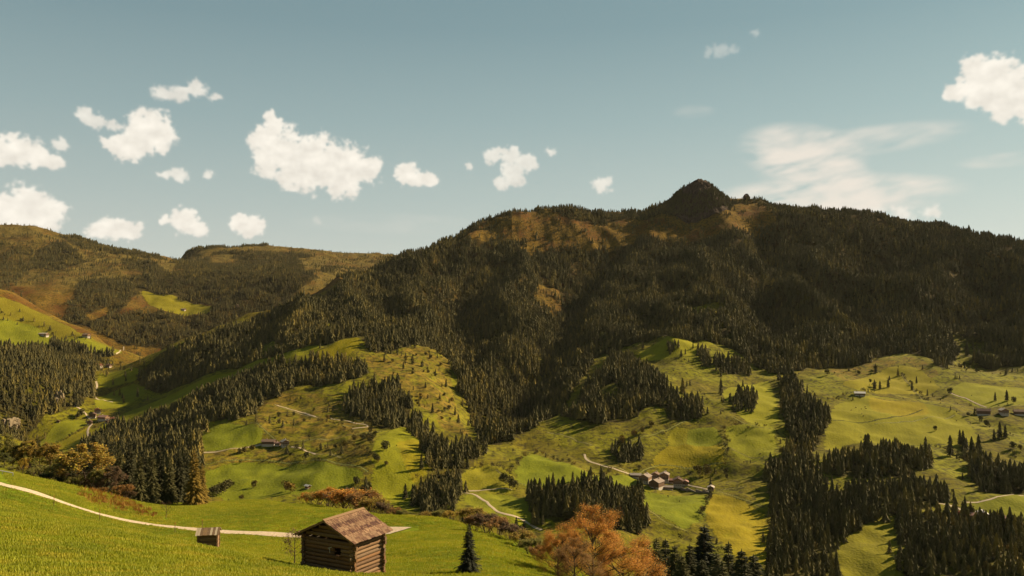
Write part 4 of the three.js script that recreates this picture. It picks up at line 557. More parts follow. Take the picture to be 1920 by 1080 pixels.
// --- railing and marker posts at the road
{
  const a = survey(-45, 868, 90, 330), b = survey(-15, 886, 90, 330), c = survey(24, 893, 90, 330), P = [a, b, c].map(([x, z]) => [x, gy(x, z), z]), ra = thing('road_railing', 'low metal crash barrier at the bend of the road, left edge', 'railing', P[1]);
  const steel = std([0.4, 0.38, 0.36], 0.5, { metalness: 0.6 }), rel = (p, u) => [p[0] - P[1][0], p[1] - P[1][1] + u, p[2] - P[1][2]];
  part('rail', mergeGeometries(tube(P.map((p) => rel(p, 0.7)), [0.1, 0.1, 0.1], 6)), steel, ra);
  for (let k = 0; k <= 4; k++) { const t = k / 4, i = t < 0.5 ? 0 : 1, f = t < 0.5 ? t * 2 : t * 2 - 1, p = [0, 2].map((n) => lerp(P[i][n], P[i + 1][n], f)); const po = part('post', new THREE.CylinderGeometry(0.06, 0.06, 1, 6), steel, ra); po.position.set(p[0] - P[1][0], gy(p[0], p[1]) - P[1][1] + 0.3, p[1] - P[1][2]); }
}
for (const [px, py, txt] of [[101, 950, 'thin wooden snow pole on the roadside, leftmost of four'], [187, 975, 'thin wooden snow pole on the roadside where the road straightens'], [328, 1000, 'thin wooden snow pole on the roadside nearest the small shed'], [379, 992, 'thin wooden snow pole on the far roadside behind the small shed']]) { const p = survey(px, py, 75, 330), m = thing('marker_post', txt, 'post', [p[0], gy(...p), p[1]], 0, 'snow poles along the road'); const a = part('pole', new THREE.CylinderGeometry(0.035, 0.045, 1.7, 6), LOGS[2], m); a.position.y = 0.75; const b = part('tip', new THREE.CylinderGeometry(0.037, 0.037, 0.25, 6), std([0.35, 0.05, 0.03]), m); b.position.y = 1.5; }

// --- near trees
function nearSpruce(seed, h, spread, whorls, per, twigs, bare = 0.06) {   // crown of drooping fronds, real size
  const r = rng(seed), a = [];
  for (let w = 0; w < whorls; w++) {
    const f = bare + (1 - bare) * (w + r() * 0.6) / whorls, y = h * f, len = spread * (1 - f) ** 0.85 * (0.75 + 0.4 * r()) + 0.12, n = Math.max(4, Math.round(per * (1 - 0.5 * f)));
    for (let k = 0; k < n; k++) {
      const an = (k + r() * 0.7) / n * 6.283 + w * 1.7, L = len * (0.7 + 0.45 * r()), droop = 0.28 + 0.25 * r() - 0.35 * f, cx = Math.cos(an), cz = Math.sin(an), pt = (t) => [cx * L * t, y - droop * L * t * t * 1.1 + 0.16 * L * t * (f > 0.7 ? 1.5 : 0.4), cz * L * t];
      for (let m = 0; m < twigs; m++) {
        const t0 = (m + 0.2 + 0.6 * r()) / twigs, p = pt(t0), side = m % 2 ? 1 : -1, tl = (0.16 + 0.34 * L * (1 - t0 * 0.75)) * (0.7 + 0.6 * r()), dir = an + side * (0.5 + 0.5 * r()), q = [p[0] + Math.cos(dir) * tl, p[1] - tl * (0.35 + 0.4 * r()), p[2] + Math.sin(dir) * tl], b = pt(Math.max(0, t0 - 0.2 - 0.06 / L));
        tri(a, b, p, q);
        const d2 = an - side * (0.3 + 0.6 * r()), q2 = [p[0] + Math.cos(d2) * tl * 0.8, p[1] - tl * (0.5 + 0.4 * r()), p[2] + Math.sin(d2) * tl * 0.8]; tri(a, b, q2, p);
      }
      const tip = pt(1.05), p0 = pt(0.6), wv = 0.07 + 0.06 * L; tri(a, [p0[0] - cz * wv, p0[1], p0[2] + cx * wv], tip, [p0[0] + cz * wv, p0[1], p0[2] - cx * wv]);
    }
  }
  for (let k = 0; k < 5; k++) { const an = k * 1.257; tri(a, [0, h * 1.015, 0], [Math.cos(an) * 0.12, h * 0.95, Math.sin(an) * 0.12], [Math.cos(an + 1.2) * 0.12, h * 0.95, Math.sin(an + 1.2) * 0.12]); }
  return fromTris(a);
}
function broadTree(seed, h, spread, leaves, size, { bushy = false, sparse = 0, limbs = 9, low = 0.22 } = {}) {   // {wood, leaf} geometry, real size
  const r = rng(seed), tubes = [], ends = [];
  const grow = (p, dir, len, rad, depth) => {
    const q = [p[0] + dir[0] * len, p[1] + dir[1] * len, p[2] + dir[2] * len]; tubes.push(...tube([p, q], [rad, rad * 0.62], depth > 2 ? 6 : 4)); if (depth <= 1) { ends.push([p, q, len]); }
    if (depth > 0) { const n = depth > 2 ? 3 : 2 + (r() < 0.5 ? 1 : 0); for (let k = 0; k < n; k++) { const d = [dir[0] + (r() - 0.5) * 1.25, dir[1] + (r() - 0.3) * 0.75, dir[2] + (r() - 0.5) * 1.25], m = Math.hypot(...d); grow(q, d.map((v) => v / m), len * (0.6 + 0.2 * r()), rad * 0.58, depth - 1); } }
  };
  const stems = bushy ? limbs : 1;
  for (let s = 0; s < stems; s++) {
    if (bushy) { const an = r() * 6.28, l = 0.25 + 0.45 * r(), d = [Math.cos(an) * l, 1, Math.sin(an) * l], m = Math.hypot(...d); grow([Math.cos(an) * 0.18 * spread * r(), 0, Math.sin(an) * 0.18 * spread * r()], d.map((v) => v / m), h * 0.36, h * 0.012 + 0.01, 3); }
    else {
      tubes.push(...tube([[0, -0.3, 0], [0.02 * h, h * 0.28, 0], [0, h * 0.62, 0.02 * h], [0, h * 0.9, 0]], [h * 0.022, h * 0.018, h * 0.011, h * 0.004], 8));
      for (let k = 0; k < limbs; k++) { const f = low + (0.88 - low) * (k + r()) / limbs, an = k * 2.4 + r(), up = 0.35 + 0.5 * f, d = [Math.cos(an), up + 0.2, Math.sin(an)], m = Math.hypot(...d); grow([0, h * f, 0], d.map((v) => v / m), spread * (0.34 - 0.16 * f) * (0.8 + 0.4 * r()), h * 0.009, 3); }
    }
  }
  const a = [], col = [];
  for (let k = 0; k < leaves && ends.length; k++) {
    const [p, q, len] = ends[Math.floor(r() * ends.length)], t = 0.1 + r(), j = (bushy ? 0.62 : 0.95) * (1 - sparse) + 0.1, c = [0, 1, 2].map((n) => lerp(p[n], q[n], t) + (r() + r() - 1) * j * Math.max(len, 0.5)), an = r() * 6.28, ti = (r() - 0.5) * 2.2, s = size * (0.6 + 0.8 * r()), u = [Math.cos(an) * s, Math.sin(ti) * s * 0.5, Math.sin(an) * s], v = [-Math.sin(an) * s * 0.6, (r() - 0.5) * s, Math.cos(an) * s * 0.6];
    const A = c.map((x, n) => x - u[n] * 0.5), B = c.map((x, n) => x + v[n] * 0.5), C = c.map((x, n) => x + u[n] * 0.6), D = c.map((x, n) => x - v[n] * 0.5); tri(a, A, B, C); tri(a, A, C, D);
    const g = 0.45 + 1.0 * r(), w = 0.75 + 0.5 * r(); for (let n = 0; n < 6; n++) col.push(g, g * w, g * 0.9);
  }
  return { wood: mergeGeometries(tubes), leaf: fromTris(a, null, col) };
}
const leafMats = { orange: [0.46, 0.2, 0.02], rust: [0.24, 0.115, 0.022], ochre: [0.28, 0.18, 0.022], olive: [0.17, 0.145, 0.02], green: [0.11, 0.11, 0.02], gold: [0.34, 0.22, 0.022], brown: [0.12, 0.065, 0.025] };
for (const k in leafMats) leafMats[k] = leafy(leafMats[k], 0.3, { vertexColors: true });
const needles = { dark: std([0.05, 0.046, 0.019], 0.95, { side: THREE.DoubleSide }), mid: std([0.075, 0.066, 0.022], 0.95, { side: THREE.DoubleSide }), larch: std([0.19, 0.12, 0.02], 0.95, { side: THREE.DoubleSide }), black: std([0.03, 0.03, 0.017], 0.95, { side: THREE.DoubleSide }) };
const spruceShapes = [71, 72, 73].map((s) => nearSpruce(s, 12, 2.1 + 0.25 * (s - 71), 46, 11, 8)).concat([nearSpruce(74, 12, 2.5, 36, 11, 8)]);
// shapes twelve metres tall, scaled when planted
const NEAR_TRUNK = new THREE.CylinderGeometry(0.03, 0.17, 12, 7); NEAR_TRUNK.translate(0, 5.8, 0);
function plantAt(px, d, topY) { const x = aside(px, d), z = -d, y = gy(x, z); return { x, y, z, h: Math.max(1, EYE + bearing(px, topY)[1] * d - y) }; }
let ns = 0;
function spruceAt(px, d, topY, tint, label, wide = 1, shape = ns) { const { x, y, z, h } = plantAt(px, d, topY), t = thing('near_spruce', label, 'tree', [x, y - 0.1, z], ns * 1.3, 'spruces on the near hillside'); part('trunk', NEAR_TRUNK, BARK, t); part('crown', spruceShapes[shape % 4], needles[tint], t); t.scale.set(h / 12 * wide, h / 12, h / 12 * wide); ns++; return t; }
for (const [px, d, top, tint, label, wide] of [
  [140, 246, 836, 'dark', 'dark spruce behind the yellowing trees, leftmost of the roadside spruces'], [163, 250, 826, 'dark', 'dark spruce whose tip shows above the round golden tree', 1.1], [186, 240, 824, 'mid', 'dark spruce just right of the round golden tree', 1.1], [208, 236, 828, 'dark', 'tall dark spruce behind the rust bush at the roadside wood'], [228, 238, 832, 'mid', 'spruce between two taller ones above the rust bush'], [248, 230, 825, 'dark', 'tall spruce with broad skirt behind the roadside bushes', 1.1], [266, 222, 850, 'mid', 'shorter spruce standing forward at the edge of the meadow hollow'], [289, 226, 842, 'mid', 'pointed spruce left of centre in the roadside row'], [304, 236, 836, 'dark', 'dark spruce half hidden in the roadside row'], [322, 230, 856, 'mid', 'lit spruce on the meadow edge beside the larch', 1.1], [341, 238, 846, 'dark', 'dark spruce directly left of the golden larch', 1.05], [120, 252, 842, 'dark', 'dark spruce tip between the olive trees at the left'], [198, 252, 834, 'dark', 'dark spruce deep in the roadside wood'], [276, 248, 838, 'dark', 'dark spruce behind the short forward spruce'], [352, 252, 842, 'dark', 'dark spruce behind the golden larch'],
  [880, 64, 980, 'black', 'small near-black spruce on the right meadow edge', 1.35], [968, 150, 968, 'black', 'dark young spruce behind the rust bushes, left of a pair', 1.2], [983, 154, 976, 'black', 'dark young spruce behind the rust bushes, right of a pair', 1.2], [868, 156, 965, 'dark', 'small spruce among the ochre bushes at the meadow rim', 1.3],
  [1228, 120, 1008, 'mid', 'brownish spruce right of the orange tree', 1.4], [1262, 126, 1022, 'mid', 'lower brownish spruce between orange tree and dark spruces', 1.6], [1290, 140, 1020, 'dark', 'spruce in the lower row left of the broad dark one', 1.4], [1317, 170, 985, 'black', 'broad dark spruce standing highest in the lower row', 1.5], [1340, 150, 1036, 'mid', 'brownish spruce below the broad dark one', 1.7], [1362, 165, 1016, 'dark', 'slim dark spruce below the yellow field', 1.2], [1386, 160, 1030, 'dark', 'dark spruce at the foot of the yellow field', 1.5], [1408, 168, 1040, 'dark', 'last low spruce at the right end of the near row', 1.6], [1212, 150, 1016, 'dark', 'dark spruce tucked behind the orange tree', 1.4], [1245, 160, 1010, 'dark', 'dark spruce behind the brownish pair', 1.4], [1275, 115, 1040, 'mid', 'low brownish spruce at the bottom edge under the row', 1.7], [1312, 118, 1048, 'dark', 'low dark spruce at the bottom edge under the broad one', 1.7], [1350, 125, 1050, 'mid', 'low spruce at the bottom edge below the slim one', 1.7], [1392, 130, 1056, 'dark', 'lowest spruce at the bottom edge near the wooded belt', 1.7], [1200, 108, 1034, 'mid', 'low brownish spruce at the bottom edge beside the orange tree', 1.5],
]) spruceAt(px, d, top, tint, label, wide);
spruceAt(368, 228, 843, 'larch', 'golden larch at the right end of the roadside row', 1.15, 3);
spruceAt(383, 232, 868, 'larch', 'smaller golden larch at the outer edge of the roadside row', 1.1, 3);

const broadShapes = [], bushShapes = [];
for (const s of [81, 82, 83]) broadShapes.push(broadTree(s, 8, 6.6, 9000, 0.3, { limbs: 13 }));
for (const s of [91, 92, 93]) bushShapes.push(broadTree(s, 3.2, 3.4, 5200, 0.17, { bushy: true, limbs: 10 }));
let nb = 0;
function broadAt(px, d, topY, leaf, label, wide = 1, group) { const { x, y, z, h } = plantAt(px, d, topY), S = broadShapes[nb % 3], k = h / 8.4, t = thing('autumn_tree', label, 'tree', [x, y, z], nb * 2.1, group); part('trunk', S.wood, BARK, t); part('crown', S.leaf, leafMats[leaf], t); t.scale.set(k * wide, k, k * wide); nb++; return t; }
function bushAt(px, d, topY, leaf, label, wide = 1, group) { const { x, y, z, h } = plantAt(px, d, topY), S = bushShapes[nb % 3], k = h / 3.3, t = thing('bush', label, 'bush', [x, y - 0.05, z], nb * 1.7, group); part('stems', S.wood, BARK, t); part('foliage', S.leaf, leafMats[leaf], t); t.scale.set(k * wide, k, k * wide); nb++; return t; }
const RW = 'autumn trees in the roadside wood';
for (const [px, d, top, leaf, label, wide] of [[4, 238, 824, 'olive', 'olive broadleaf tree cut by the left edge above the road', 1.1], [30, 236, 838, 'olive', 'olive yellow tree second from the left edge above the road', 1.1], [58, 234, 836, 'ochre', 'ochre and olive tree behind the small young tree', 1.1], [80, 236, 840, 'olive', 'olive tree in the middle of the yellowing group'], [100, 230, 838, 'ochre', 'tall ochre tree with open crown right of the young tree'], [122, 214, 866, 'olive', 'lower green and yellow tree in front of the dark spruces', 1.15], [163, 212, 846, 'gold', 'round golden tree standing out before the dark spruces', 1.35], [188, 206, 884, 'olive', 'small olive tree at the foot of the round golden tree', 1.1], [216, 206, 884, 'brown', 'brown leafed tree above the rusty bracken', 1.25], [48, 205, 864, 'gold', 'slender young yellow tree close to the road bend', 0.7], [14, 226, 852, 'green', 'dark green tree low at the left edge behind the barrier', 1.1]]) broadAt(px, d, top, leaf, label, wide, RW);
for (const [px, d, top, leaf, label, wide] of [[236, 200, 906, 'rust', 'round rust bush at the end of the bracken slope', 1.1], [222, 198, 916, 'ochre', 'ochre bush in front of the brown tree', 1.0], [200, 202, 912, 'rust', 'rust bush under the small olive tree', 1.0], [250, 202, 918, 'brown', 'brown bush where the spruces meet the meadow', 1.0], [145, 208, 890, 'olive', 'low olive bush left of the golden tree trunk', 1.2], [95, 212, 884, 'green', 'low green bush in the shade by the road', 1.3], [70, 214, 876, 'olive', 'olive bush behind the young yellow tree', 1.3], [8, 222, 872, 'green', 'dark green bush by the barrier at the left edge', 1.5], [32, 218, 874, 'olive', 'olive undergrowth left of the young yellow tree', 1.5], [112, 216, 884, 'brown', 'brown undergrowth below the tall ochre tree', 1.4], [132, 212, 888, 'green', 'green undergrowth beside the lower yellow tree', 1.4], [176, 214, 884, 'brown', 'brown undergrowth under the round golden tree', 1.5], [55, 226, 868, 'brown', 'brown undergrowth behind the young yellow tree', 1.5], [85, 224, 870, 'olive', 'olive undergrowth in the middle of the yellowing group', 1.5],
  [578, 214, 922, 'orange', 'orange bush at the left end of the hedge behind the hut', 1.1], [598, 210, 916, 'ochre', 'ochre bush second in the hedge behind the hut', 1.25], [620, 205, 914, 'orange', 'tall orange bush in the middle of the hedge behind the hut', 1.2], [643, 198, 914, 'brown', 'brown bush in the hedge behind the hut', 1.25], [662, 190, 912, 'orange', 'orange bush above the hut ridge', 1.2], [682, 184, 918, 'rust', 'rust bush right of the hut ridge in the hedge', 1.2], [702, 178, 928, 'ochre', 'ochre bush at the lower end of the hedge', 1.1], [722, 172, 940, 'brown', 'small brown bush descending from the hedge to the turning place', 1.1], [742, 166, 950, 'rust', 'small rust bush above the turning place', 1.2], [757, 162, 954, 'olive', 'small olive bush right of the turning place', 1.1],
  [800, 158, 958, 'ochre', 'ochre bush at the far rim of the right meadow', 1.2], [826, 156, 954, 'olive', 'olive bush left of the small spruce on the meadow rim', 1.1], [846, 154, 956, 'gold', 'yellow bush touching the small spruce on the meadow rim', 1.1], [886, 150, 950, 'ochre', 'tall ochre bush right of the small spruce on the meadow rim', 1.1],
  [892, 132, 966, 'rust', 'rust bush above the black spruce', 1.2], [912, 130, 962, 'brown', 'broad brown bush on the lower meadow edge', 1.3], [934, 126, 968, 'rust', 'rust bush in the middle of the lower meadow edge', 1.3], [956, 120, 980, 'brown', 'brown bush below the pair of young spruces', 1.3], [976, 114, 992, 'ochre', 'ochre bush near the corner of the meadow', 1.2], [994, 106, 1006, 'olive', 'olive bush at the corner of the meadow', 1.1], [1004, 98, 1022, 'rust', 'rust bush touching the orange tree', 1.1]]) bushAt(px, d, top, leaf, label, wide, 'bushes along the near meadow edges');
{ // the big orange tree at the lower middle, and its neighbours
  const big = broadTree(101, 13, 11.5, 52000, 0.165, { sparse: 0.08, limbs: 24, low: 0.06 }), k = plantAt(1108, 85, 984);
  const t = thing('orange_tree', 'large orange leafed tree rising from the bottom edge', 'tree', [k.x, k.y, k.z], 0.6); part('trunk', big.wood, BARK, t); part('crown', big.leaf, leafMats.orange, t); t.scale.setScalar(k.h / 13.4); t.scale.x *= 1.15; t.scale.z *= 1.15;
  for (const [px, d, top, s, label, leaf] of [[1046, 80, 1012, 1.1, 'orange tree filling the gap left of the large orange tree', 'orange'], [1165, 92, 1030, 1.2, 'orange tree low at the right of the large orange tree', 'orange'], [1075, 72, 1030, 1.2, 'low orange crown at the bottom edge before the large orange tree', 'rust']]) { const q = plantAt(px, d, top), c = copyOf(t, label, [q.x, q.y, q.z], px, q.h / 13.4); c.children[1].material = leafMats[leaf]; c.scale.x *= s; c.scale.z *= s; }
  const s1 = broadTree(111, 3.4, 2.6, 700, 0.16, { limbs: 8 }), q = plantAt(556, 63.5, 1000), sm = thing('small_tree', 'small dark leaning tree behind the left corner of the log hut', 'tree', [q.x, q.y, q.z], 1); part('trunk', s1.wood, BARK, sm); part('crown', s1.leaf, leafMats.brown, sm); sm.scale.setScalar(q.h / 3.6);
  const s2 = broadTree(121, 4, 3.2, 150, 0.14, { limbs: 8 }), b = plantAt(317, 150, 944), bt = thing('bare_tree', 'small almost leafless tree standing alone beyond the road', 'tree', [b.x, b.y, b.z], 2); part('trunk', s2.wood, BARK, bt); part('crown', s2.leaf, leafMats.rust, bt); bt.scale.setScalar(b.h / 4.1);
}
// --- rusty bracken on the bank, and the grass of the meadow
function tuft(seed, blades, h, spread) { const r = rng(seed), a = []; for (let k = 0; k < blades; k++) { const an = r() * 6.28, R = spread * Math.sqrt(r()), x = Math.cos(an) * R, z = Math.sin(an) * R, w = 0.012 + 0.012 * r(), b = r() * 6.28, lean = 0.3 * h * r(), hh = h * (0.55 + 0.6 * r()), t = [x + Math.cos(b) * lean, hh, z + Math.sin(b) * lean], m = [x + Math.cos(b) * lean * 0.35, hh * 0.55, z + Math.sin(b) * lean * 0.35], sx = -Math.sin(b) * w, sz = Math.cos(b) * w; tri(a, [x - sx, 0, z - sz], [x + sx, 0, z + sz], [m[0] + sx * 0.8, m[1], m[2] + sz * 0.8]); tri(a, [x - sx, 0, z - sz], [m[0] + sx * 0.8, m[1], m[2] + sz * 0.8], t); } return fromTris(a); }
function scatter(name, label, category, geo, mat, list, tone) { const im = new THREE.InstancedMesh(geo, mat, list.length), M = new THREE.Matrix4(), Q = new THREE.Quaternion(), Y = new THREE.Vector3(0, 1, 0), C = new THREE.Color(); list.forEach(([x, z, s, t], k) => { M.compose(new THREE.Vector3(x, gy(x, z) - 0.01, z), Q.setFromAxisAngle(Y, t * 6.28), new THREE.Vector3(s, s * (0.7 + 0.6 * t), s)); im.setMatrixAt(k, M); im.setColorAt(k, C.setRGB(...tone(x, z, t))); }); im.name = name; im.castShadow = im.receiveShadow = true; scene.add(im); return tag(im, label, category, null, 'stuff'); }
{
  const r = rng(31), list = [], onRoad = (x, z) => { for (let i = 1; i < roadPts.length; i++) if (segDist(x, z, roadPts[i - 1], roadPts[i]) < (i < 6 ? 3.9 - 0.4 * i : 1.9)) return true; const e = roadPts[roadPts.length - 1]; return Math.hypot(x - e[0] + 2, z - e[1]) < 5; }, W = Math.tan(31.5 * Math.PI / 180);
  const inHut = (x, z) => { const dx = x + 11.25, dz = z + 57.3, u = dx * 0.876 + dz * 0.482, v = -dx * 0.482 + dz * 0.876; return Math.abs(u) < 2.2 && Math.abs(v) < 1.6; };
  for (let k = 0; k < 330000; k++) {
    const d = 22 + 225 * r() ** 1.5, x = d * W * (2 * r() - 1), z = -d, s = r(), t = r(); if (x > d * 0.05 + 4 || (d > 70 && onRoad(x, z)) || inHut(x, z)) continue;
    list.push([x, z, (d < 75 ? 0.75 + 0.7 * s : 0.9 + 0.012 * (d - 75) * 0.6 + 0.7 * s) * (0.7 + 0.6 * clamp(0.5 + fbm(x / 3, z / 3, 2), 0, 1)), t]);
  }
  const G0 = [0.25, 0.275, 0.01], G1 = [0.395, 0.385, 0.013], G2 = [0.52, 0.42, 0.03];
  scatter('meadow_grass', 'short green grass of the near meadow slope', 'grass', tuft(5, 12, 0.095, 0.22), leafy([0.75, 0.75, 0.75], 0.4), list, (x, z, t) => { const n = clamp(0.45 + 1.2 * fbm(x / 22, z / 22, 3) + 0.7 * fbm(x / 4.1 + 9, z / 4.1, 3) + 0.5 * (t - 0.5), 0, 1), y = clamp(fbm(x / 2.4, z / 2.4 + 4, 2) * 1.8 + 0.1, 0, 0.85); return [0, 1, 2].map((q) => lerp(lerp(G0[q], G1[q], n), G2[q], y)); });
  const br = [], B = surveyAll([[148, 918], [200, 922], [260, 948], [285, 968], [240, 962], [180, 945], [150, 930]], 70, 330), X = B.map((p) => p[0]), Z = B.map((p) => p[1]);
  for (let k = 0; k < 2600; k++) { const x = lerp(Math.min(...X), Math.max(...X), r()), z = lerp(Math.min(...Z), Math.max(...Z), r()); if (inside(x + 1.5 * noise(x / 3, z / 3), z, B)) br.push([x, z, 1.2 + 2.2 * r(), r()]); }
  const R0 = lin('#8a4a1c'), R1 = lin('#b88a2c'); scatter('bracken', 'rusty red bracken on the bank below the roadside trees', 'bracken', tuft(6, 14, 0.24, 0.22), leafy([0.6, 0.6, 0.6], 0.3), br, (x, z, t) => [0, 1, 2].map((q) => lerp(R0[q], R1[q], t)));
  console.log('grass', list.length, br.length);
}

// ---------------------------------------------------------------- buildings in the valley
const PLASTER = std([0.4, 0.34, 0.27]), TIMBER = std([0.12, 0.07, 0.04]), TIMBER_WARM = std([0.22, 0.12, 0.06]), PANE = std([0.03, 0.03, 0.035], 0.2), FRAME = std([0.45, 0.4, 0.34]), BRICK = std([0.3, 0.2, 0.15]);
const ROOFS = { brown: std([0.16, 0.1, 0.07]), grey: std([0.22, 0.165, 0.13]), red: std([0.25, 0.08, 0.045]), pale: std([0.33, 0.265, 0.215], 0.7), dark: std([0.085, 0.05, 0.035]), pink: std([0.27, 0.15, 0.115]), white: std([0.5, 0.45, 0.4], 0.6) };
function house(px, py, W, L, h, turn, roof, kind, name, label, group) {   // W gable width (local x), L length (local z), h wall height
  const p = survey(px, py); if (!p) return; const y0 = gy(...p), t = thing(name, label, kind === 'house' ? 'house' : kind === 'hut' ? 'hut' : 'barn', [p[0], y0, p[1]], turn, group), lower = kind === 'house' ? h * 0.5 : kind === 'barn' ? h * 0.28 : 0.15, rise = W * 0.25, deep = 3;
  const b = part('ground_storey', new THREE.BoxGeometry(W, lower + deep, L), PLASTER, t); b.position.y = (lower - deep) / 2;
  const s = new THREE.Shape([[-W / 2 - 0.15, 0], [W / 2 + 0.15, 0], [W / 2 + 0.15, h - lower], [0, h - lower + rise], [-W / 2 - 0.15, h - lower]].map(([a, c]) => new THREE.Vector2(a, c))), up = part('timber_storey', new THREE.ExtrudeGeometry(s, { depth: L + 0.3, bevelEnabled: false }), kind === 'house' ? TIMBER_WARM : TIMBER, t); up.position.set(0, lower, -L / 2 - 0.15);
  const over = 0.9, pitch = Math.atan(rise / (W / 2)), sl = (W / 2 + over) / Math.cos(pitch);
  for (const e of [-1, 1]) { const r = part('roof_slope', new THREE.BoxGeometry(sl, 0.25, L + 2.2), ROOFS[roof], t); r.rotation.z = -e * pitch; r.position.set(e * (W / 2 + over) / 2, h + rise - Math.sin(pitch) * sl / 2 + 0.22, 0); }
  if (kind !== 'hut') { const ch = part('chimney', new THREE.BoxGeometry(0.9, 1.6, 0.9), kind === 'house' ? PLASTER : BRICK, t); ch.position.set(W * 0.15, h + rise + 0.4, -L * 0.2); }
  if (kind === 'house') {
    const rows = [[lower * 0.55, 4], [lower + (h - lower) * 0.5, 4]];
    for (const [y, n] of rows) for (let k = 0; k < n; k++) { const w = part('window', new THREE.BoxGeometry(1.1, 1.25, 0.12), FRAME, t); w.position.set((k - (n - 1) / 2) * W / (n + 0.6), y, L / 2 + 0.2); const g = part('pane', new THREE.BoxGeometry(0.85, 1.0, 0.06), PANE, w); g.position.z = 0.06; }
    for (const y of rows.map((q) => q[0])) for (let k = 0; k < 3; k++) { const w = part('window', new THREE.BoxGeometry(0.12, 1.25, 1.1), FRAME, t); w.position.set(W / 2 + 0.2, y, (k - 1) * L / 3.6); const g = part('pane', new THREE.BoxGeometry(0.06, 1.0, 0.85), PANE, w); g.position.x = 0.06; }
    const bal = part('balcony', boxPile([[W * 0.95, 0.15, 1.1, 0, 0, 0], [W * 0.95, 0.9, 0.08, 0, 0.5, 0.52]]), TIMBER, t); bal.position.set(0, lower + 0.1, L / 2 + 0.7);
  } else { const d = part('door', new THREE.BoxGeometry(Math.min(2.6, W * 0.3), Math.min(2.6, h * 0.5), 0.12), TIMBER_WARM, t); d.position.set(W * 0.1, Math.min(2.6, h * 0.5) / 2, L / 2 + 0.22); }
  return t;
}
const V = 'buildings of the village', HM = 'buildings of the hamlet on the left', FR = 'buildings of the farm at the right edge';
house(1192, 895, 6, 11, 3.2, 1.35, 'pale', 'barn', 'barn', 'long low dark barn, leftmost building of the village', V);
house(1210, 905, 11, 13, 7.5, -0.45, 'grey', 'house', 'farmhouse', 'large village house with white lower wall next to the long barn', V);
house(1229, 899, 8, 9, 6.5, -0.3, 'brown', 'house', 'farmhouse', 'smaller house at the back of the village', V);
house(1246, 902, 10, 12, 8, -0.25, 'grey', 'house', 'farmhouse', 'pale fronted tall house at the back of the village centre', V);
house(1231, 915, 12, 15, 7.5, -0.6, 'grey', 'barn', 'barn', 'biggest dark barn at the front of the village', V);
house(1271, 911, 10, 11, 7, -0.2, 'dark', 'house', 'farmhouse', 'dark roofed house at the right of the village centre', V);
house(1285, 909, 6, 7, 4, -0.2, 'pink', 'barn', 'barn', 'reddish shed touching the dark roofed house', V);
house(1251, 917, 5, 12, 2.8, 1.35, 'pale', 'barn', 'barn', 'low pale roofed shed below the village centre', V);
house(1258, 905, 5, 9, 3.5, 1.3, 'pink', 'barn', 'barn', 'reddish roofed shed in the middle of the village', V);
house(1333, 919, 6, 7, 3.6, -0.3, 'pale', 'barn', 'barn', 'small hut standing apart at the right end of the village', V);
{ const p = [[1277, 918], [1288, 921], [1305, 923], [1318, 924], [1331, 926]].map(([x, y]) => survey(x, y)), o = [p[2][0], gy(...p[2]), p[2][1]], w = thing('retaining_wall', 'dark curved retaining wall below the village lane', 'wall', o), stone = std([0.16, 0.13, 0.1]); for (let k = 1; k < p.length; k++) { const [a, b] = [p[k - 1], p[k]], len = Math.hypot(b[0] - a[0], b[1] - a[1]), s = part('wall_section', new THREE.BoxGeometry(len + 0.3, 6, 1), stone, w); s.position.set((a[0] + b[0]) / 2 - o[0], (gy(...a) + gy(...b)) / 2 - o[1] - 0.6, (a[1] + b[1]) / 2 - o[2]); s.rotation.y = -Math.atan2(b[1] - a[1], b[0] - a[0]); } }
house(504, 834, 8, 15, 4.5, 1.5, 'brown', 'barn', 'barn', 'long brown roofed barn of the lone farm left of centre', 'buildings of the lone farm');
house(534, 836, 8, 9, 5.5, 0.5, 'pale', 'house', 'farmhouse', 'white house of the lone farm left of centre', 'buildings of the lone farm');
house(521, 835, 4, 6, 3, 1.2, 'pink', 'barn', 'barn', 'small shed between barn and house of the lone farm', 'buildings of the lone farm');
house(577, 915, 3.6, 4.5, 2.4, 0.9, 'white', 'hut', 'field_hut', 'tiny pale roofed hut in the low meadow beyond the road');
house(183, 775, 9, 11, 6.5, 0.6, 'red', 'house', 'farmhouse', 'red roofed house at the upper end of the hamlet on the left', HM);
house(174, 783, 10, 12, 6, 0.3, 'dark', 'barn', 'barn', 'dark roofed barn at the left side of the hamlet', HM);
house(194, 788, 10, 16, 6, 1.3, 'pink', 'house', 'farmhouse', 'long pinkish roofed house in the middle of the hamlet', HM);
house(214, 790, 8, 11, 4.5, 1.2, 'red', 'barn', 'barn', 'low red roofed barn at the right end of the hamlet', HM);
house(168, 796, 7, 9, 5, 0.4, 'dark', 'barn', 'barn', 'small dark barn at the lower end of the hamlet', HM);
house(203, 793, 6, 8, 4, 0.9, 'brown', 'barn', 'barn', 'small brown barn in front of the hamlet', HM);
house(109, 792, 4, 5, 2.5, 0.4, 'dark', 'hut', 'field_hut', 'tiny dark hut in the field left of the hamlet');
house(184, 688, 9, 16, 4.5, 1.4, 'red', 'barn', 'barn', 'red roofed barn at the head of the green valley');
house(204, 688, 8, 10, 4, 1.3, 'dark', 'barn', 'barn', 'dark barn right of the red roofed one in the far valley');
house(82, 630, 9, 20, 5, 1.35, 'pale', 'house', 'farmhouse', 'pale long farmhouse on the left meadow spur');
house(162, 632, 10, 15, 5.5, 1.3, 'brown', 'house', 'farmhouse', 'farmhouse lower down near the end of the left meadow spur');
house(344, 582, 9, 14, 4, 1.3, 'grey', 'barn', 'barn', 'alpine hut on the far bright clearing');
house(1844, 778, 10, 16, 6, 1.2, 'dark', 'barn', 'barn', 'dark barn of the farm at the right edge', FR);
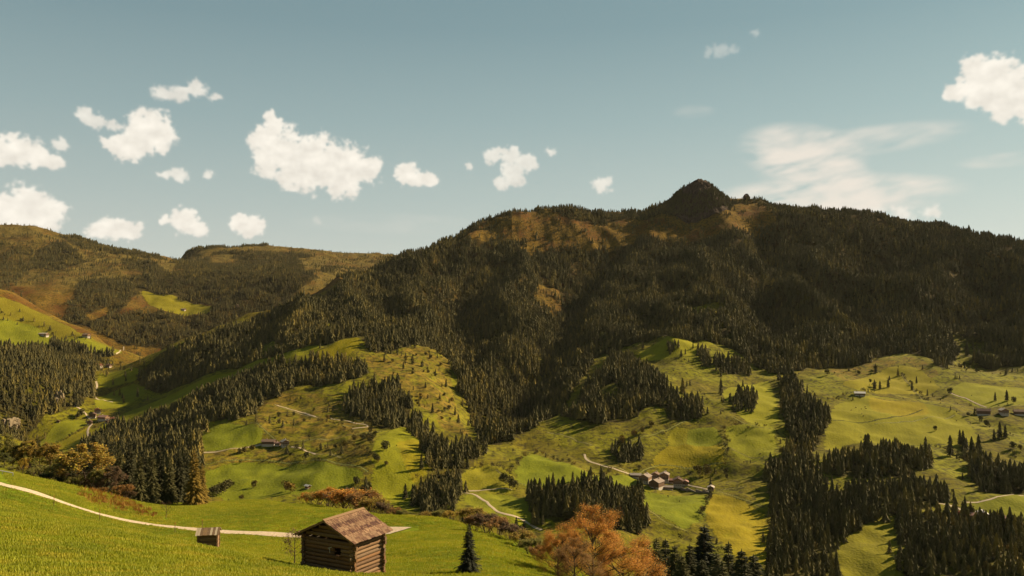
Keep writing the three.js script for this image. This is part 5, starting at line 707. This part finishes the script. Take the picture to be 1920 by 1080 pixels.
house(1882, 777, 9, 12, 6, -0.2, 'pale', 'house', 'farmhouse', 'white walled house of the farm at the right edge', FR);
house(1914, 778, 9, 16, 5, 1.2, 'brown', 'barn', 'barn', 'brown barn cut by the right edge', FR);
house(1612, 741, 8, 14, 3.2, 1.3, 'white', 'barn', 'barn', 'white roofed barn beside spruces on the right meadow');
const LR = 'farm buildings above the lower right wood';
house(1842, 975, 9, 11, 6.5, -0.3, 'white', 'house', 'farmhouse', 'white gabled house above the lower right wood', LR);
house(1868, 978, 7, 14, 4.5, 1.3, 'pink', 'barn', 'barn', 'long reddish roofed barn right of the white gabled house', LR);
house(1818, 974, 7, 11, 5, 1.2, 'pink', 'barn', 'barn', 'reddish roofed barn left of the white gabled house', LR);
house(1796, 970, 6, 9, 4.5, 1.2, 'red', 'barn', 'barn', 'small red roofed shed leftmost above the lower right wood', LR);

// ---------------------------------------------------------------- rocks
function rock(seed, w, h, d, rough, detail = 5) { const g = new THREE.IcosahedronGeometry(1, detail), p = g.attributes.position, o = seed * 3.7; for (let i = 0; i < p.count; i++) { let x = p.getX(i), y = p.getY(i), z = p.getZ(i); const n = fbm(x * 1.6 + o, y * 1.6 + z * 1.9, 4) + 0.5 * fbm(x * 4 + z * 3 + o, y * 9, 4), k = 1 + rough * n, st = 0.08 * Math.round(y * 7 + n) / 7; p.setXYZ(i, x * k * w, (y * k + st) * h, z * k * d); } g.computeVertexNormals(); return g; }
const rockMat = (c, s) => new THREE.MeshPhysicalMaterial({ specularIntensity: 0.15, color: new THREE.Color(...c), map: noiseMap(256, [1, 0.98, 0.95], 0.6, 16, 40, s), roughness: 1, side: THREE.DoubleSide });
const GREY = rockMat([0.058, 0.038, 0.025], 3), PALE = rockMat([0.21, 0.16, 0.1], 8), TAWNY = rockMat([0.24, 0.17, 0.1], 12);
{ // the summit crag: a broad blunt cone of banded rock, turf on its shoulders
  const c = survey(1308, 378), R = 96, top = 70, base = gy(...c), n = 72, m = 34, pos = [], idx = [], hgt = (x, z) => { const an = Math.atan2(z, x), rr = Math.hypot(x, z * 0.8) / R * (1 + 0.1 * noise(Math.cos(an) * 2 + 4, Math.sin(an) * 2)), f = rr < 0.34 ? 1 - rr * 0.4 : rr < 0.7 ? lerp(0.864, 0.36, (rr - 0.34) / 0.36) : 0.36 * (1 - clamp((rr - 0.7) / 0.36, 0, 1)), q = 1 - Math.abs(noise(x / 17 + 5, z / 17)); return top * f * (0.93 + 0.14 * fbm(x / 40, z / 40, 2)) + (f > 0.02 ? 12 * (q - 0.7) + 6 * fbm(x / 8, z / 8, 3) : 0) - 3; };
  for (let i = 0; i <= m; i++) for (let k = 0; k < n; k++) { const rr = R * 1.1 * (i / m), an = k / n * 6.2832, x = rr * Math.cos(an), z = rr * Math.sin(an) * 1.1; pos.push(x, gy(c[0] + x, c[1] + z) - base + hgt(x, z), z); if (i) { const a = (i - 1) * n + k, b = (i - 1) * n + (k + 1) % n, e = i * n + k, f = i * n + (k + 1) % n; idx.push(a, b, e, b, f, e); } }
  const g = new THREE.BufferGeometry(); g.setAttribute('position', new THREE.Float32BufferAttribute(pos, 3)); g.setIndex(idx); g.computeVertexNormals(); const flat = g.toNonIndexed(); flat.computeVertexNormals(); const uv = []; for (let i = 0; i < flat.attributes.position.count; i++) uv.push(flat.attributes.position.getX(i) / 60, flat.attributes.position.getY(i) / 30); flat.setAttribute('uv', new THREE.Float32BufferAttribute(uv, 2));
  const crag = thing('summit_crag', 'blunt dark rock crag forming the mountain summit', 'crag', [c[0], base, c[1]]); part('rock_face', flat, GREY, crag);
  const r = rng(77), M = new THREE.Matrix4(), list = []; for (let k = 0; k < 1500; k++) { const an = r() * 6.28, rr = R * (0.5 + 0.56 * r()), x = Math.cos(an) * rr, z = Math.sin(an) * rr; const h = 7 + 7 * r(); list.push([x, gy(c[0] + x, c[1] + z) - base + hgt(x, z) - 0.5, z, h, r() * 6.28]); }
  const im = new THREE.InstancedMesh(farSpruces[1], SPRUCE, list.length); list.forEach(([x, y, z, h, t], k) => { M.makeRotationY(t).scale(new THREE.Vector3(h, h, h)).setPosition(c[0] + x, base + y, c[1] + z); im.setMatrixAt(k, M); }); im.name = 'summit_spruces'; im.castShadow = im.receiveShadow = true; scene.add(im); tag(im, 'dwarf spruces growing on the flanks of the summit crag', 'trees', null, 'stuff');
}
for (const [px, py, w, h, mat, label, seed] of [[1400, 372, 16, 16, GREY, 'small dark rock knob on the ridge right of the summit crag', 1], [112, 752, 13, 17, PALE, 'pale cliff in the dark wood left of the winding track', 2], [104, 758, 9, 11, PALE, 'lower pale rock beside the cliff in the left wood', 3], [14, 802, 17, 15, PALE, 'pale cliff at the left edge above the field', 4], [28, 798, 10, 12, PALE, 'pale rock right of the cliff at the left edge', 10], [66, 666, 11, 9, PALE, 'pale rock face below the left meadow spur', 5], [52, 664, 9, 11, PALE, 'pale rock face furthest left below the meadow spur', 6], [1012, 585, 9, 14, TAWNY, 'tawny rock showing through the middle of the mountain forest', 7], [1016, 592, 8, 10, TAWNY, 'lower tawny rock in the middle of the mountain forest', 8], [445, 575, 9, 9, TAWNY, 'small rock in the far valley forest', 9]]) { const p = survey(px, py); if (!p) continue; const t = thing('rock_outcrop', label, 'rock', [p[0], gy(...p) + h * 0.15, p[1]], seed); part('rock_face', rock(seed, w * 0.72, h * 0.75, w * 0.6, 0.8), mat, t); }
// ---------------------------------------------------------------- cattle on the right meadow
{
  const blob = (w, h, d, x, y, z) => { const g = new THREE.SphereGeometry(0.5, 10, 8); g.scale(w, h, d); g.translate(x, y, z); return g; }, leg = (x, z) => { const g = new THREE.CylinderGeometry(0.09, 0.06, 0.75, 6); g.translate(x, 0.36, z); return g; };
  const body = mergeGeometries([blob(1.7, 0.85, 0.65, 0, 1.05, 0), blob(0.8, 0.75, 0.6, 0.55, 1.1, 0), blob(0.7, 0.4, 0.35, 1.0, 1.05, 0), blob(0.5, 0.3, 0.26, 1.25, 0.75, 0), leg(0.6, 0.2), leg(0.6, -0.2), leg(-0.6, 0.2), leg(-0.6, -0.2), blob(0.1, 0.7, 0.1, -0.85, 0.85, 0)]), hide = std([0.09, 0.045, 0.025]);
  [[1596, 770, 0.4, 'furthest left'], [1605, 765, 2.1, 'second from the left'], [1616, 776, 1.1, 'third from the left'], [1619, 781, 3.3, 'nearest the viewer'], [1622, 764, 0.2, 'highest up the slope'], [1624, 767, 2.6, 'furthest right']].forEach(([px, py, a, txt]) => { const p = survey(px, py), m = part(numbered('cow'), body, hide, scene); m.position.set(p[0], gy(...p), p[1]); m.rotation.y = a; tag(m, `dark brown cow ${txt} on the bright right meadow`, 'cow', 'cattle on the right meadow'); });
}

const renderer = new THREE.WebGLRenderer({ antialias: true });
renderer.setSize(1024, 576);
renderer.toneMapping = THREE.LinearToneMapping;
renderer.toneMappingExposure = EXPOSURE;
renderer.shadowMap.enabled = true;
renderer.shadowMap.type = THREE.PCFSoftShadowMap;
renderer.render(scene, camera);
